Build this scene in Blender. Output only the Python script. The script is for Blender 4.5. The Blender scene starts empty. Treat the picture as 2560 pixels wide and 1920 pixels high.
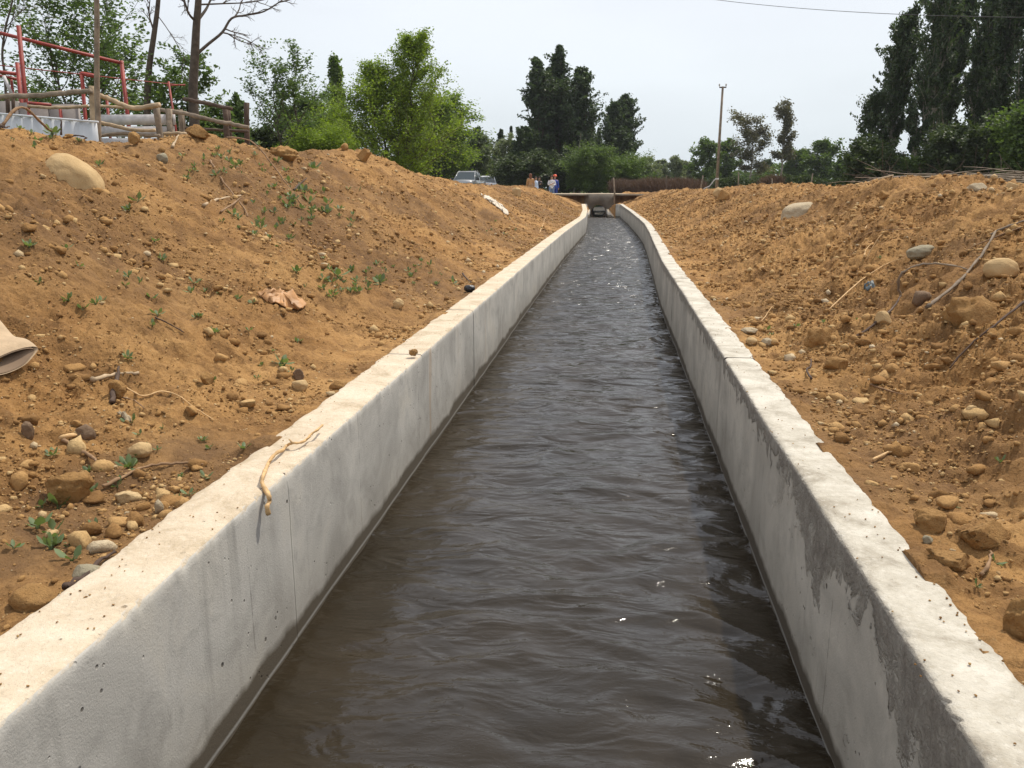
import bpy, bmesh, math, random
import numpy as np
from mathutils import Vector, Matrix, noise as mnoise

# ------------------------------------------------------------------ scene, camera, light
scene = bpy.context.scene
COL = scene.collection
F_PX = 2089.0                     # focal length in photo pixels (2560 wide)
YAW, PITCH = math.radians(6.78), math.radians(13.21)
cam_data = bpy.data.cameras.new('camera')
cam = bpy.data.objects.new('camera', cam_data)
COL.objects.link(cam)
cam_data.sensor_width = 36.0
cam_data.lens = 36.0 * F_PX / 2560.0
cam_data.clip_start = 0.05
cam_data.clip_end = 3000.0
cam.location = (0, 0, 0)
cam.rotation_euler = (math.pi / 2 - PITCH, 0, YAW)
scene.camera = cam
scene.render.resolution_x, scene.render.resolution_y = 1024, 768

SUN_AZ, SUN_EL = math.radians(38), math.radians(60)     # azimuth clockwise from +Y
world = bpy.data.worlds.new('World')
scene.world = world
world.use_nodes = True
wnt = world.node_tree
for n in list(wnt.nodes): wnt.nodes.remove(n)
w_out = wnt.nodes.new('ShaderNodeOutputWorld')
w_bg = wnt.nodes.new('ShaderNodeBackground')
w_sky = wnt.nodes.new('ShaderNodeTexSky')
w_sky.sky_type = 'NISHITA'
w_sky.sun_disc = False
w_sky.sun_elevation = SUN_EL
w_sky.sun_rotation = SUN_AZ
w_sky.dust_density = 6.0
w_sky.air_density = 1.0
w_tc = wnt.nodes.new('ShaderNodeTexCoord')
w_map = wnt.nodes.new('ShaderNodeMapping')
w_map.inputs['Scale'].default_value = (1.0, 1.0, 3.5)
w_noise = wnt.nodes.new('ShaderNodeTexNoise')
w_noise.inputs['Scale'].default_value = 1.6
w_noise.inputs['Detail'].default_value = 5.0
w_noise.inputs['Roughness'].default_value = 0.45
w_sep = wnt.nodes.new('ShaderNodeSeparateXYZ')
w_grad = wnt.nodes.new('ShaderNodeValToRGB')            # thin high overcast, horizon to zenith
el = w_grad.color_ramp.elements
el[0].position = 0.0; el[0].color = (0.68, 0.75, 0.79, 1)
el[1].position = 0.75; el[1].color = (0.76, 0.785, 0.86, 1)
e = el.new(0.12); e.color = (0.735, 0.79, 0.835, 1)
e = el.new(0.30); e.color = (0.765, 0.79, 0.865, 1)
w_nr = wnt.nodes.new('ShaderNodeMapRange')
w_nr.inputs['From Min'].default_value = 0.3; w_nr.inputs['From Max'].default_value = 0.7
w_nr.inputs['To Min'].default_value = 9.3; w_nr.inputs['To Max'].default_value = 11.2
w_mul = wnt.nodes.new('ShaderNodeVectorMath'); w_mul.operation = 'SCALE'
w_mix = wnt.nodes.new('ShaderNodeMix'); w_mix.data_type = 'RGBA'
w_mix.inputs[0].default_value = 0.92
L = wnt.links.new
L(w_tc.outputs['Generated'], w_map.inputs['Vector']); L(w_map.outputs[0], w_noise.inputs['Vector'])
L(w_tc.outputs['Generated'], w_sep.inputs[0]); L(w_sep.outputs['Z'], w_grad.inputs[0])
L(w_noise.outputs['Fac'], w_nr.inputs['Value'])
L(w_grad.outputs['Color'], w_mul.inputs[0]); L(w_nr.outputs[0], w_mul.inputs['Scale'])
L(w_sky.outputs[0], w_mix.inputs[6]); L(w_mul.outputs[0], w_mix.inputs[7])
L(w_mix.outputs[2], w_bg.inputs['Color']); L(w_bg.outputs[0], w_out.inputs['Surface'])
w_bg.inputs['Strength'].default_value = 0.1

sun_data = bpy.data.lights.new('sun', 'SUN')
sun_data.energy = 3.6
sun_data.angle = math.radians(1.2)
sun_data.color = (1.0, 0.93, 0.82)
sun = bpy.data.objects.new('sun', sun_data)
COL.objects.link(sun)
sdir = Vector((math.sin(SUN_AZ) * math.cos(SUN_EL), math.cos(SUN_AZ) * math.cos(SUN_EL), math.sin(SUN_EL)))
sun.rotation_euler = sdir.to_track_quat('Z', 'Y').to_euler()
sun.location = sdir * 60
scene.view_settings.view_transform = 'Standard'
scene.view_settings.look = 'None'
scene.view_settings.exposure = 0.2
scene.view_settings.gamma = 1.0
scene.render.engine = 'CYCLES'
scene.cycles.max_bounces = 6
scene.cycles.diffuse_bounces = 3
scene.cycles.transparent_max_bounces = 4
scene.cycles.caustics_reflective = False

# ------------------------------------------------------------------ pixel <-> world helpers
# d-coordinates: pixels of a 2212-wide view of the photograph
DS = 2560.0 / 2212.0
def ray(dx, dy):
    x = dx * DS - 1280.0; y = 960.0 - dy * DS
    v = np.array([x, F_PX, y], float)
    cp, sp = math.cos(PITCH), math.sin(PITCH)
    v = np.array([v[0], v[1] * cp + v[2] * sp, -v[1] * sp + v[2] * cp])
    cy, sy = math.cos(YAW), math.sin(YAW)
    return np.array([v[0] * cy - v[1] * sy, v[0] * sy + v[1] * cy, v[2]])
def atY(dx, dy, Y):
    r = ray(dx, dy); return Vector(r * (Y / r[1]))
def atZ(dx, dy, z):
    r = ray(dx, dy); return Vector(r * (z / r[2]))

# ------------------------------------------------------------------ vectorised noise
_prm = np.random.RandomState(11).permutation(1024)
_prm = np.concatenate([_prm, _prm, _prm])
_gr = np.random.RandomState(12).uniform(-1, 1, (1024, 3)); _gr /= np.linalg.norm(_gr, axis=1)[:, None]
def pnoise(x, y, z=0.0):
    x = np.asarray(x, float); y = np.asarray(y, float); z = np.zeros_like(x) + z
    xi, yi, zi = np.floor(x).astype(int), np.floor(y).astype(int), np.floor(z).astype(int)
    xf, yf, zf = x - xi, y - yi, z - zi
    u, v, w = [t * t * t * (t * (t * 6 - 15) + 10) for t in (xf, yf, zf)]
    res = 0
    for a in (0, 1):
        wu = u if a else 1 - u
        pa = _prm[(xi + a) & 1023]
        for b in (0, 1):
            wv = v if b else 1 - v
            pb = _prm[pa + ((yi + b) & 1023)]
            for c in (0, 1):
                ww = w if c else 1 - w
                g = _gr[_prm[pb + ((zi + c) & 1023)]]
                res = res + wu * wv * ww * (g[..., 0] * (xf - a) + g[..., 1] * (yf - b) + g[..., 2] * (zf - c))
    return res
def fbm(x, y, z=0.0, oct=4, gain=0.5, lac=2.03):
    s = 0; a = 1.0; f = 1.0
    for i in range(oct):
        s = s + a * pnoise(np.asarray(x) * f + 17.3 * i, np.asarray(y) * f - 9.1 * i, np.asarray(z) * f + 3.7 * i)
        a *= gain; f *= lac
    return s
def caps(x, y, scale, seed, rmin=0.15, rmax=0.5, dens=0.8):
    """rounded crumbs: the highest of the spherical caps scattered one per cell"""
    X, Y = np.asarray(x) * scale, np.asarray(y) * scale
    xi, yi = np.floor(X).astype(int), np.floor(Y).astype(int); best = np.zeros_like(X)
    rt = np.random.RandomState(seed).rand(1024, 5)
    for a in (-1, 0, 1):
        for b in (-1, 0, 1):
            h = _prm[_prm[(xi + a) & 1023] + ((yi + b + seed * 7) & 1023)]
            q = rt[h]
            dx = X - (xi + a + q[..., 0]); dy = Y - (yi + b + q[..., 1])
            r = rmin + (rmax - rmin) * q[..., 2] ** 2.2
            c, s_ = np.cos(q[..., 4] * 6.28), np.sin(q[..., 4] * 6.28)
            u, v = dx * c + dy * s_, (-dx * s_ + dy * c) * (1 + q[..., 4] * .8)
            hh = np.sqrt(np.maximum(0, r * r - u * u - v * v)) * (q[..., 3] < dens)
            best = np.maximum(best, hh)
    return best / scale
def sstep(a, b, x):
    t = np.clip((x - a) / (b - a), 0, 1); return t * t * (3 - 2 * t)

# ------------------------------------------------------------------ object helpers
def tag(o, label=None, cat=None, group=None, kind=None):
    if label: o['label'] = label
    if cat: o['category'] = cat
    if group: o['group'] = group
    if kind: o['kind'] = kind
    return o
def empty(name, loc, label, cat, group=None, rz=0.0):
    o = bpy.data.objects.new(name, None); COL.objects.link(o)
    o.location = loc; o.rotation_euler = (0, 0, rz); o.empty_display_size = 0.1
    return tag(o, label, cat, group)
class MB:
    """collects vertex / face arrays and links them as ONE mesh object (world or parent-local coordinates)"""
    def __init__(s): s.v = []; s.f = []; s.n = 0; s.attr = {}
    def add(s, v, f):
        v = np.asarray(v, float).reshape(-1, 3)
        s.v.append(v); s.f.extend([tuple(int(i) + s.n for i in q) for q in f]); s.n += len(v)
    def addq(s, v, q):
        v = np.asarray(v, float).reshape(-1, 3); q = np.asarray(q, int) + s.n
        s.v.append(v); s.f.append(q); s.n += len(v)
    def mesh(s, name, smooth=False):
        V = np.concatenate(s.v) if s.v else np.zeros((0, 3))
        loops = []; tot = []
        for q in s.f:
            if isinstance(q, np.ndarray):
                loops.append(q.reshape(-1)); tot.append(np.full(len(q), q.shape[1]))
            else:
                loops.append(np.array(q)); tot.append(np.array([len(q)]))
        loops = np.concatenate(loops).astype(np.int32); tot = np.concatenate(tot).astype(np.int32)
        me = bpy.data.meshes.new(name)
        me.vertices.add(len(V)); me.vertices.foreach_set('co', V.astype(np.float32).reshape(-1))
        me.loops.add(len(loops)); me.loops.foreach_set('vertex_index', loops)
        st = np.zeros(len(tot), np.int32); st[1:] = np.cumsum(tot)[:-1]
        me.polygons.add(len(tot)); me.polygons.foreach_set('loop_start', st); me.polygons.foreach_set('loop_total', tot)
        if smooth: me.polygons.foreach_set('use_smooth', np.ones(len(tot), bool))
        me.update(calc_edges=True); me.validate()
        return me
    def build(s, name, mat, parent=None, smooth=False):
        me = s.mesh(name, smooth)
        me.materials.append(mat)
        o = bpy.data.objects.new(name, me); COL.objects.link(o)
        if parent is not None:
            o.parent = parent
        return o
    # --- shapes
    def box(s, c, d, R=None):
        c = np.array(c, float); h = np.array(d, float) / 2
        p = np.array([[x, y, z] for x in (-1, 1) for y in (-1, 1) for z in (-1, 1)]) * h
        if R is not None: p = p @ np.array(R.to_3x3()).T
        s.add(p + c, [(0, 1, 3, 2), (4, 6, 7, 5), (0, 4, 5, 1), (2, 3, 7, 6), (0, 2, 6, 4), (1, 5, 7, 3)])
    def tube(s, pts, rad, sides=8, caps=True, jit=0.0, rng=None):
        P = np.array([list(p) for p in pts], float); n = len(P)
        rad = np.full(n, rad) if np.isscalar(rad) else np.asarray(rad, float)
        T = np.zeros_like(P); T[1:-1] = P[2:] - P[:-2]; T[0] = P[1] - P[0]; T[-1] = P[-1] - P[-2]
        T /= np.linalg.norm(T, axis=1)[:, None] + 1e-12
        up = np.array([0, 0, 1.0]) if abs(T[0][2]) < 0.9 else np.array([1.0, 0, 0])
        A = np.cross(T[0], up); A /= np.linalg.norm(A)
        ang = np.arange(sides) * 2 * math.pi / sides; ca, sa = np.cos(ang), np.sin(ang)
        rings = []
        for i in range(n):
            A = A - T[i] * np.dot(A, T[i]); A /= np.linalg.norm(A) + 1e-12
            B = np.cross(T[i], A)
            r = rad[i] * (1 + (rng.uniform(-jit, jit, sides) if jit else 0))
            rings.append(P[i] + (A[None] * ca[:, None] + B[None] * sa[:, None]) * (np.asarray(r).reshape(-1, 1) if jit else r))
        V = np.concatenate(rings)
        i0 = (np.arange(n - 1)[:, None] * sides + np.arange(sides)[None]).reshape(-1)
        i1 = (np.arange(n - 1)[:, None] * sides + (np.arange(sides)[None] + 1) % sides).reshape(-1)
        base = s.n
        s.addq(V, np.stack([i0, i1, i1 + sides, i0 + sides], 1))
        if caps and sides > 2:
            s.f.append(tuple(base + k for k in range(sides))[::-1])
            s.f.append(tuple(base + (n - 1) * sides + k for k in range(sides)))
    def leaves(s, C, size, rng, elong=0.6, upbias=0.0, droop=0.0):
        n = len(C)
        if n == 0: return
        nrm = rng.normal(size=(n, 3)); nrm[:, 2] += upbias; nrm /= np.linalg.norm(nrm, axis=1)[:, None]
        a = rng.normal(size=(n, 3)); a[:, 2] -= droop
        a -= nrm * (a * nrm).sum(1)[:, None]; a /= np.linalg.norm(a, axis=1)[:, None] + 1e-9
        b = np.cross(nrm, a)
        sz = size * rng.uniform(0.6, 1.35, (n, 1))
        V = np.stack([C - a * sz * .5, C + b * sz * elong * .5 + nrm * sz * .06, C + a * sz * .5, C - b * sz * elong * .5 + nrm * sz * .06], 1).reshape(-1, 3)
        q = np.arange(n)[:, None] * 4 + np.arange(4)[None]
        s.addq(V, q)

# ------------------------------------------------------------------ materials
def newmat(name):
    m = bpy.data.materials.new(name); m.use_nodes = True
    nt = m.node_tree
    b = [n for n in nt.nodes if n.type == 'BSDF_PRINCIPLED'][0]
    return m, nt, b
def nd(nt, t, **kw):
    n = nt.nodes.new('ShaderNode' + t)
    for k, v in kw.items():
        if hasattr(n, k) and k not in ('Scale',): setattr(n, k, v)
        else: n.inputs[k.replace('_', ' ')].default_value = v
    return n
def noise_n(nt, scale, detail=4, rough=0.55, coord=None, dist=0.0, vscale=None):
    n = nt.nodes.new('ShaderNodeTexNoise')
    n.inputs['Scale'].default_value = scale; n.inputs['Detail'].default_value = detail
    n.inputs['Roughness'].default_value = rough; n.inputs['Distortion'].default_value = dist
    if coord is not None:
        if vscale:
            mp = nt.nodes.new('ShaderNodeMapping'); mp.inputs['Scale'].default_value = vscale
            nt.links.new(coord, mp.inputs['Vector']); coord = mp.outputs[0]
        nt.links.new(coord, n.inputs['Vector'])
    return n.outputs['Fac']
def ramp(nt, fac, stops):
    r = nt.nodes.new('ShaderNodeValToRGB'); e = r.color_ramp.elements
    while len(e) < len(stops): e.new(0.5)
    for k, (p, c) in enumerate(stops):
        e[k].position = p; e[k].color = (c[0], c[1], c[2], 1) if not np.isscalar(c) else (c, c, c, 1)
    nt.links.new(fac, r.inputs[0]); return r.outputs[0]
def mixc(nt, fac, a, b, mode='MIX'):
    m = nt.nodes.new('ShaderNodeMix'); m.data_type = 'RGBA'; m.blend_type = mode
    for sock, v in ((m.inputs[0], fac), (m.inputs[6], a), (m.inputs[7], b)):
        if isinstance(v, bpy.types.NodeSocket): nt.links.new(v, sock)
        elif np.isscalar(v): sock.default_value = v
        else: sock.default_value = (v[0], v[1], v[2], 1)
    return m.outputs[2]
def math_n(nt, op, a, b=0.0):
    m = nt.nodes.new('ShaderNodeMath'); m.operation = op
    for sock, v in ((m.inputs[0], a), (m.inputs[1], b)):
        if isinstance(v, bpy.types.NodeSocket): nt.links.new(v, sock)
        else: sock.default_value = v
    return m.outputs[0]
def maprange(nt, v, a, b, c=0.0, d=1.0):
    m = nt.nodes.new('ShaderNodeMapRange')
    nt.links.new(v, m.inputs['Value'])
    for k, x in (('From Min', a), ('From Max', b), ('To Min', c), ('To Max', d)): m.inputs[k].default_value = x
    return m.outputs[0]
def bump(nt, h, dist, bsdf, strength=1.0, prev=None):
    b = nt.nodes.new('ShaderNodeBump'); b.inputs['Distance'].default_value = dist; b.inputs['Strength'].default_value = strength
    nt.links.new(h, b.inputs['Height'])
    if prev is not None: nt.links.new(prev, b.inputs['Normal'])
    if bsdf is not None: nt.links.new(b.outputs[0], bsdf.inputs['Normal'])
    return b.outputs[0]
def geo(nt): return nt.nodes.new('ShaderNodeNewGeometry')
def simple(name, col, rough=0.7, metal=0.0, nscale=None, var=0.25, bumpd=None):
    m, nt, b = newmat(name)
    b.inputs['Roughness'].default_value = rough; b.inputs['Metallic'].default_value = metal
    if nscale:
        g = geo(nt).outputs['Position']
        f = noise_n(nt, nscale, 5, 0.6, g)
        c = ramp(nt, f, [(0.3, [x * (1 - var) for x in col]), (0.7, [min(1, x * (1 + var)) for x in col])])
        nt.links.new(c, b.inputs['Base Color'])
        if bumpd: bump(nt, noise_n(nt, nscale * 3, 5, 0.6, g), bumpd, b)
    else: b.inputs['Base Color'].default_value = (*col, 1)
    return m
def leafmat(name, c1, c2, trans=0.35, c3=None):
    m, nt, b = newmat(name)
    g = geo(nt)
    stops = [(0.0, c1), (1.0, c2)] if c3 is None else [(0.0, c1), (0.55, c2), (1.0, c3)]
    c = ramp(nt, g.outputs['Random Per Island'], stops)
    f = noise_n(nt, 0.9, 3, 0.6, g.outputs['Position'])
    c = mixc(nt, maprange(nt, f, 0.35, 0.7, 0, 0.55), c, c1)
    nt.links.new(c, b.inputs['Base Color'])
    b.inputs['Roughness'].default_value = 0.55
    b.inputs['Specular IOR Level'].default_value = 0.35
    t = nt.nodes.new('ShaderNodeBsdfTranslucent')
    nt.links.new(mixc(nt, 1.0, c, (1.25, 1.35, 0.65), 'MULTIPLY'), t.inputs['Color'])
    mx = nt.nodes.new('ShaderNodeMixShader'); mx.inputs[0].default_value = trans
    out = [n for n in nt.nodes if n.type == 'OUTPUT_MATERIAL'][0]
    nt.links.new(b.outputs[0], mx.inputs[1]); nt.links.new(t.outputs[0], mx.inputs[2]); nt.links.new(mx.outputs[0], out.inputs['Surface'])
    return m

SOIL_A, SOIL_B, SOIL_C = (0.315, 0.166, 0.058), (0.44, 0.253, 0.097), (0.18, 0.092, 0.035)
def soil_nodes(nt, b, moist=None, grass=None, fine=True):
    g = geo(nt).outputs['Position']
    n1 = noise_n(nt, 1.1, 6, 0.6, g, 0.3)
    n2 = noise_n(nt, 14, 6, 0.7, g)
    n3 = noise_n(nt, 95, 3, 0.6, g)
    c = ramp(nt, n1, [(0.32, SOIL_A), (0.62, SOIL_B)])
    n4 = noise_n(nt, 3.3, 7, 0.72, g, 0.6)
    c = mixc(nt, maprange(nt, n4, 0.46, 0.60, 0, 0.78), c, (0.175, 0.092, 0.036))
    c = mixc(nt, maprange(nt, n2, 0.50, 0.75, 0, 0.65), c, SOIL_C)
    c = mixc(nt, maprange(nt, n2, 0.46, 0.27, 0, 0.45), c, (0.40, 0.235, 0.095))
    c = mixc(nt, maprange(nt, n3, 0.60, 0.78, 0, 0.65), c, (0.44, 0.30, 0.15))
    c = mixc(nt, maprange(nt, n3, 0.42, 0.25, 0, 0.6), c, (0.10, 0.048, 0.018))
    if moist is not None:
        a = nt.nodes.new('ShaderNodeAttribute'); a.attribute_name = 'moist'
        mf = math_n(nt, 'MULTIPLY', a.outputs['Fac'], maprange(nt, noise_n(nt, 5, 4, 0.6, g), 0.3, 0.6, 0.45, 1.0))
        c = mixc(nt, mf, c, (0.135, 0.078, 0.040))
        a2 = nt.nodes.new('ShaderNodeAttribute'); a2.attribute_name = 'grass'
        gc = ramp(nt, noise_n(nt, 3.0, 6, 0.7, g), [(0.35, (0.05, 0.075, 0.018)), (0.6, (0.12, 0.13, 0.045)), (0.75, (0.20, 0.15, 0.07))])
        c = mixc(nt, a2.outputs['Fac'], c, gc)
    nt.links.new(c, b.inputs['Base Color'])
    b.inputs['Roughness'].default_value = 0.95
    b.inputs['Specular IOR Level'].default_value = 0.15
    v = nt.nodes.new('ShaderNodeTexVoronoi'); v.inputs['Scale'].default_value = 42; v.feature = 'F1'
    nt.links.new(g, v.inputs['Vector'])
    p = bump(nt, noise_n(nt, 22, 8, 0.68, g), 0.030, None, 0.9)
    p = bump(nt, v.outputs['Distance'], 0.010, None, 0.5, p)
    bump(nt, noise_n(nt, 160, 4, 0.7, g), 0.004, b, 0.8, p)
def rockmat(name, ca, cb, cc=None, scale=9, bumpd=0.006, rand=0.0):
    m, nt, b = newmat(name)
    tc = nt.nodes.new('ShaderNodeTexCoord').outputs['Object']
    f = noise_n(nt, scale, 6, 0.65, tc, 0.4)
    c = ramp(nt, f, [(0.3, ca), (0.65, cb)])
    f2 = noise_n(nt, scale * 6, 4, 0.6, tc)
    c = mixc(nt, maprange(nt, f2, 0.55, 0.8, 0, 0.6), c, cc or [x * 0.6 for x in ca])
    if rand:
        oi = nt.nodes.new('ShaderNodeObjectInfo')
        c = mixc(nt, maprange(nt, oi.outputs['Random'], 0.55, 1.0, 0.0, rand), c, (0.50, 0.38, 0.23))
    nt.links.new(c, b.inputs['Base Color']); b.inputs['Roughness'].default_value = 0.9
    b.inputs['Specular IOR Level'].default_value = 0.2
    gp = geo(nt).outputs['Position']
    p = bump(nt, noise_n(nt, 26, 7, 0.7, gp), bumpd * 1.6, None, 1.0)
    bump(nt, noise_n(nt, 110, 4, 0.7, gp), 0.004, b, 0.9, p)
    return m
def concrete(name, base, warm, side):
    """side: 'left', 'right' canal wall, or 'old' for the culvert"""
    m, nt, b = newmat(name)
    G = geo(nt); pos = G.outputs['Position']
    sp = nt.nodes.new('ShaderNodeSeparateXYZ'); nt.links.new(pos, sp.inputs[0])
    sn = nt.nodes.new('ShaderNodeSeparateXYZ'); nt.links.new(G.outputs['True Normal'], sn.inputs[0])
    z = sp.outputs['Z']; y = sp.outputs['Y']
    top = maprange(nt, sn.outputs['Z'], 0.45, 0.75)
    blot = noise_n(nt, 1.7, 6, 0.6, pos, 0.6)
    mid = noise_n(nt, 7, 6, 0.65, pos, 0.8)
    fine = noise_n(nt, 60, 5, 0.65, pos)
    dark = [x * 0.66 for x in base]
    c = ramp(nt, blot, [(0.32, dark), (0.55, base), (0.72, warm)])
    c = mixc(nt, maprange(nt, mid, 0.50, 0.70, 0, 0.55), c, [x * 0.62 for x in base])
    c = mixc(nt, maprange(nt, fine, 0.58, 0.75, 0, 0.35), c, [x * 0.5 for x in base])
    # vertical run stains
    st = noise_n(nt, 3.4, 4, 0.6, pos, 0.2, (1.0, 1.0, 0.10))
    rust = math_n(nt, 'MULTIPLY', maprange(nt, st, 0.62, 0.74), maprange(nt, noise_n(nt, 0.35, 2, 0.5, pos), 0.45, 0.6))
    c = mixc(nt, math_n(nt, 'MULTIPLY', rust, 0.7), c, (0.36, 0.22, 0.10))
    c = mixc(nt, maprange(nt, noise_n(nt, 7.5, 3, 0.6, pos, 0.1, (1, 1, 0.07)), 0.60, 0.74, 0, 0.55), c, [x * 0.45 for x in base])
    fr = math_n(nt, 'FRACT', math_n(nt, 'DIVIDE', math_n(nt, 'ADD', y, 10.42), 1.22))
    seam = maprange(nt, math_n(nt, 'ABSOLUTE', math_n(nt, 'SUBTRACT', fr, 0.5)), 0.0045, 0.0020)
    c = mixc(nt, math_n(nt, 'MULTIPLY', seam, maprange(nt, mid, 0.40, 0.56, 0.0, 0.6)), c, [x * 0.35 for x in base])
    # pits / holes
    vo = nt.nodes.new('ShaderNodeTexVoronoi'); vo.inputs['Scale'].default_value = 9; nt.links.new(pos, vo.inputs['Vector'])
    vo.inputs['Randomness'].default_value = 1.0
    pit = math_n(nt, 'MULTIPLY', maprange(nt, vo.outputs['Distance'], 0.085, 0.05), maprange(nt, mid, 0.46, 0.56))
    vo2 = nt.nodes.new('ShaderNodeTexVoronoi'); vo2.inputs['Scale'].default_value = 27; nt.links.new(pos, vo2.inputs['Vector'])
    pit = math_n(nt, 'MAXIMUM', pit, math_n(nt, 'MULTIPLY', maprange(nt, vo2.outputs['Distance'], 0.16, 0.09), maprange(nt, noise_n(nt, 4.1, 5, 0.65, pos), 0.54, 0.62)))
    c = mixc(nt, math_n(nt, 'MULTIPLY', pit, 0.8), c, (0.07, 0.06, 0.045))
    if side != 'old':
        # wet, silty band just above the waterline
        zz = math_n(nt, 'ADD', z, maprange(nt, noise_n(nt, 2.2, 5, 0.6, pos), 0.3, 0.7, -0.03, 0.03))
        wet = maprange(nt, zz, -1.565, -1.60)
        c = mixc(nt, wet, c, (0.050, 0.039, 0.026))
        wet2 = maprange(nt, zz, -1.30, -1.55)
        c = mixc(nt, math_n(nt, 'MULTIPLY', wet2, 0.35), c, (0.16, 0.135, 0.10))
    if side != 'old':
        film_sheen = math_n(nt, 'MULTIPLY', maprange(nt, z, -1.668, -1.660), maprange(nt, z, -1.648, -1.656))  # thin waterline foam, the wet film's reflection painted in as light grey
        c = mixc(nt, math_n(nt, 'MULTIPLY', film_sheen, 0.6), c, (0.36, 0.35, 0.32))
    rough_h = noise_n(nt, 45, 6, 0.7, pos, 1.0)
    if side == 'right':
        # damp rough mortar patch that runs under the top edge
        msk = noise_n(nt, 2.6, 7, 0.62, pos, 0.25, (1, 1, 0.8))
        lim = math_n(nt, 'ADD', z, maprange(nt, msk, 0.3, 0.7, -0.33, 0.33))
        near = maprange(nt, math_n(nt, 'ADD', y, maprange(nt, msk, 0.3, 0.7, -0.5, 0.5)), 3.6, 2.7)
        patch = math_n(nt, 'MULTIPLY', maprange(nt, lim, math_n(nt, 'ADD', 0, 0) and -1.235 or -1.235, -1.165), near)
        far_edge = maprange(nt, math_n(nt, 'ADD', z, maprange(nt, mid, 0.3, 0.7, -0.09, 0.09)), -1.085, -1.055)
        patch = math_n(nt, 'MAXIMUM', patch, far_edge)
        patch = math_n(nt, 'MULTIPLY', patch, math_n(nt, 'SUBTRACT', 1.0, top))
        pc = ramp(nt, noise_n(nt, 14, 7, 0.75, pos), [(0.3, (0.24, 0.215, 0.18)), (0.5, (0.35, 0.32, 0.27)), (0.72, (0.47, 0.44, 0.375))])
        c = mixc(nt, patch, c, pc)
    # top: pale trowelled laitance with grey blotches
    tb = noise_n(nt, 5.5, 7, 0.65, pos, 0.5)
    if side == 'right': tc_ = [(0.34, (0.32, 0.285, 0.225)), (0.46, (0.46, 0.425, 0.35)), (0.62, (0.58, 0.545, 0.465))]
    elif side == 'left': tc_ = [(0.33, (0.42, 0.335, 0.225)), (0.47, (0.55, 0.455, 0.33)), (0.66, (0.62, 0.535, 0.41))]
    else: tc_ = [(0.33, (0.25, 0.21, 0.16)), (0.7, (0.38, 0.33, 0.26))]
    t = ramp(nt, tb, tc_)
    t = mixc(nt, maprange(nt, fine, 0.55, 0.75, 0, 0.6), t, (0.33, 0.28, 0.20))
    t = mixc(nt, maprange(nt, fine, 0.45, 0.3, 0, 0.4), t, (0.70, 0.66, 0.58))
    t = mixc(nt, maprange(nt, noise_n(nt, 16, 5, 0.7, pos), 0.6, 0.72, 0, 0.45), t, (0.36, 0.31, 0.24))
    t = mixc(nt, math_n(nt, 'MULTIPLY', pit, 0.6), t, (0.24, 0.17, 0.10))
    c = mixc(nt, top, c, t)
    nt.links.new(c, b.inputs['Base Color'])
    b.inputs['Roughness'].default_value = 0.85; b.inputs['Specular IOR Level'].default_value = 0.25
    p = bump(nt, math_n(nt, 'MULTIPLY', mid, math_n(nt, 'SUBTRACT', 1.0, top)), 0.005, None, 0.35)
    p = bump(nt, pit, -0.01, None, 0.8, p)
    if side == 'right':
        p = bump(nt, math_n(nt, 'MULTIPLY', rough_h, patch), 0.035, None, 0.8, p)
    p = bump(nt, math_n(nt, 'MULTIPLY', noise_n(nt, 34, 6, 0.7, pos), top), 0.010, None, 0.8, p)
    bump(nt, noise_n(nt, 150, 4, 0.7, pos), 0.003, b, 0.6, p)
    return m

M = {}
M['soil'], nt, b = newmat('soil'); soil_nodes(nt, b, True, True)
M['clod'], nt, b = newmat('clod')
g_ = geo(nt)
c_ = ramp(nt, g_.outputs['Random Per Island'], [(0.0, (0.22, 0.12, 0.045)), (0.35, (0.34, 0.19, 0.070)), (0.75, (0.46, 0.28, 0.115)), (0.95, (0.52, 0.36, 0.17)), (1.0, (0.55, 0.45, 0.30))])
c_ = mixc(nt, maprange(nt, noise_n(nt, 90, 5, 0.7, g_.outputs['Position']), 0.45, 0.8, 0, 0.55), c_, (0.12, 0.06, 0.025))
nt.links.new(c_, b.inputs['Base Color']); b.inputs['Roughness'].default_value = 0.95; b.inputs['Specular IOR Level'].default_value = 0.15
bump(nt, noise_n(nt, 120, 6, 0.7, g_.outputs['Position']), 0.006, b)
M['conc_l'] = concrete('left_wall_concrete', (0.47, 0.455, 0.415), (0.53, 0.50, 0.43), 'left')
M['conc_r'] = concrete('right_wall_concrete', (0.52, 0.49, 0.42), (0.59, 0.55, 0.46), 'right')
M['conc_old'] = concrete('culvert_concrete', (0.20, 0.172, 0.135), (0.23, 0.20, 0.158), 'old')
M['wood_grey'] = simple('weathered_wood', (0.22, 0.17, 0.12), 0.9, 0, 6, 0.45, 0.01)
M['wood_pale'] = simple('pale_peeled_wood', (0.42, 0.31, 0.19), 0.85, 0, 7, 0.35, 0.008)
M['wood_dark'] = simple('dark_wood', (0.085, 0.055, 0.038), 0.9, 0, 6, 0.4, 0.01)
M['bark'] = simple('bark', (0.085, 0.065, 0.048), 0.95, 0, 9, 0.4, 0.02)
M['bark_pale'] = simple('pale_bark', (0.24, 0.21, 0.165), 0.9, 0, 5, 0.35, 0.01)
M['twig'] = simple('dry_twig', (0.24, 0.145, 0.075), 0.9, 0, 30, 0.4, 0.002)
M['twig_pale'] = simple('bleached_twig', (0.56, 0.36, 0.165), 0.8, 0, 25, 0.3, 0.002)
M['twig_dark'] = simple('dark_twig', (0.07, 0.042, 0.028), 0.9, 0, 30, 0.4, 0.002)
M['leaf_locust'] = leafmat('locust_leaf', (0.07, 0.115, 0.038), (0.15, 0.215, 0.065), 0.45)
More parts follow.
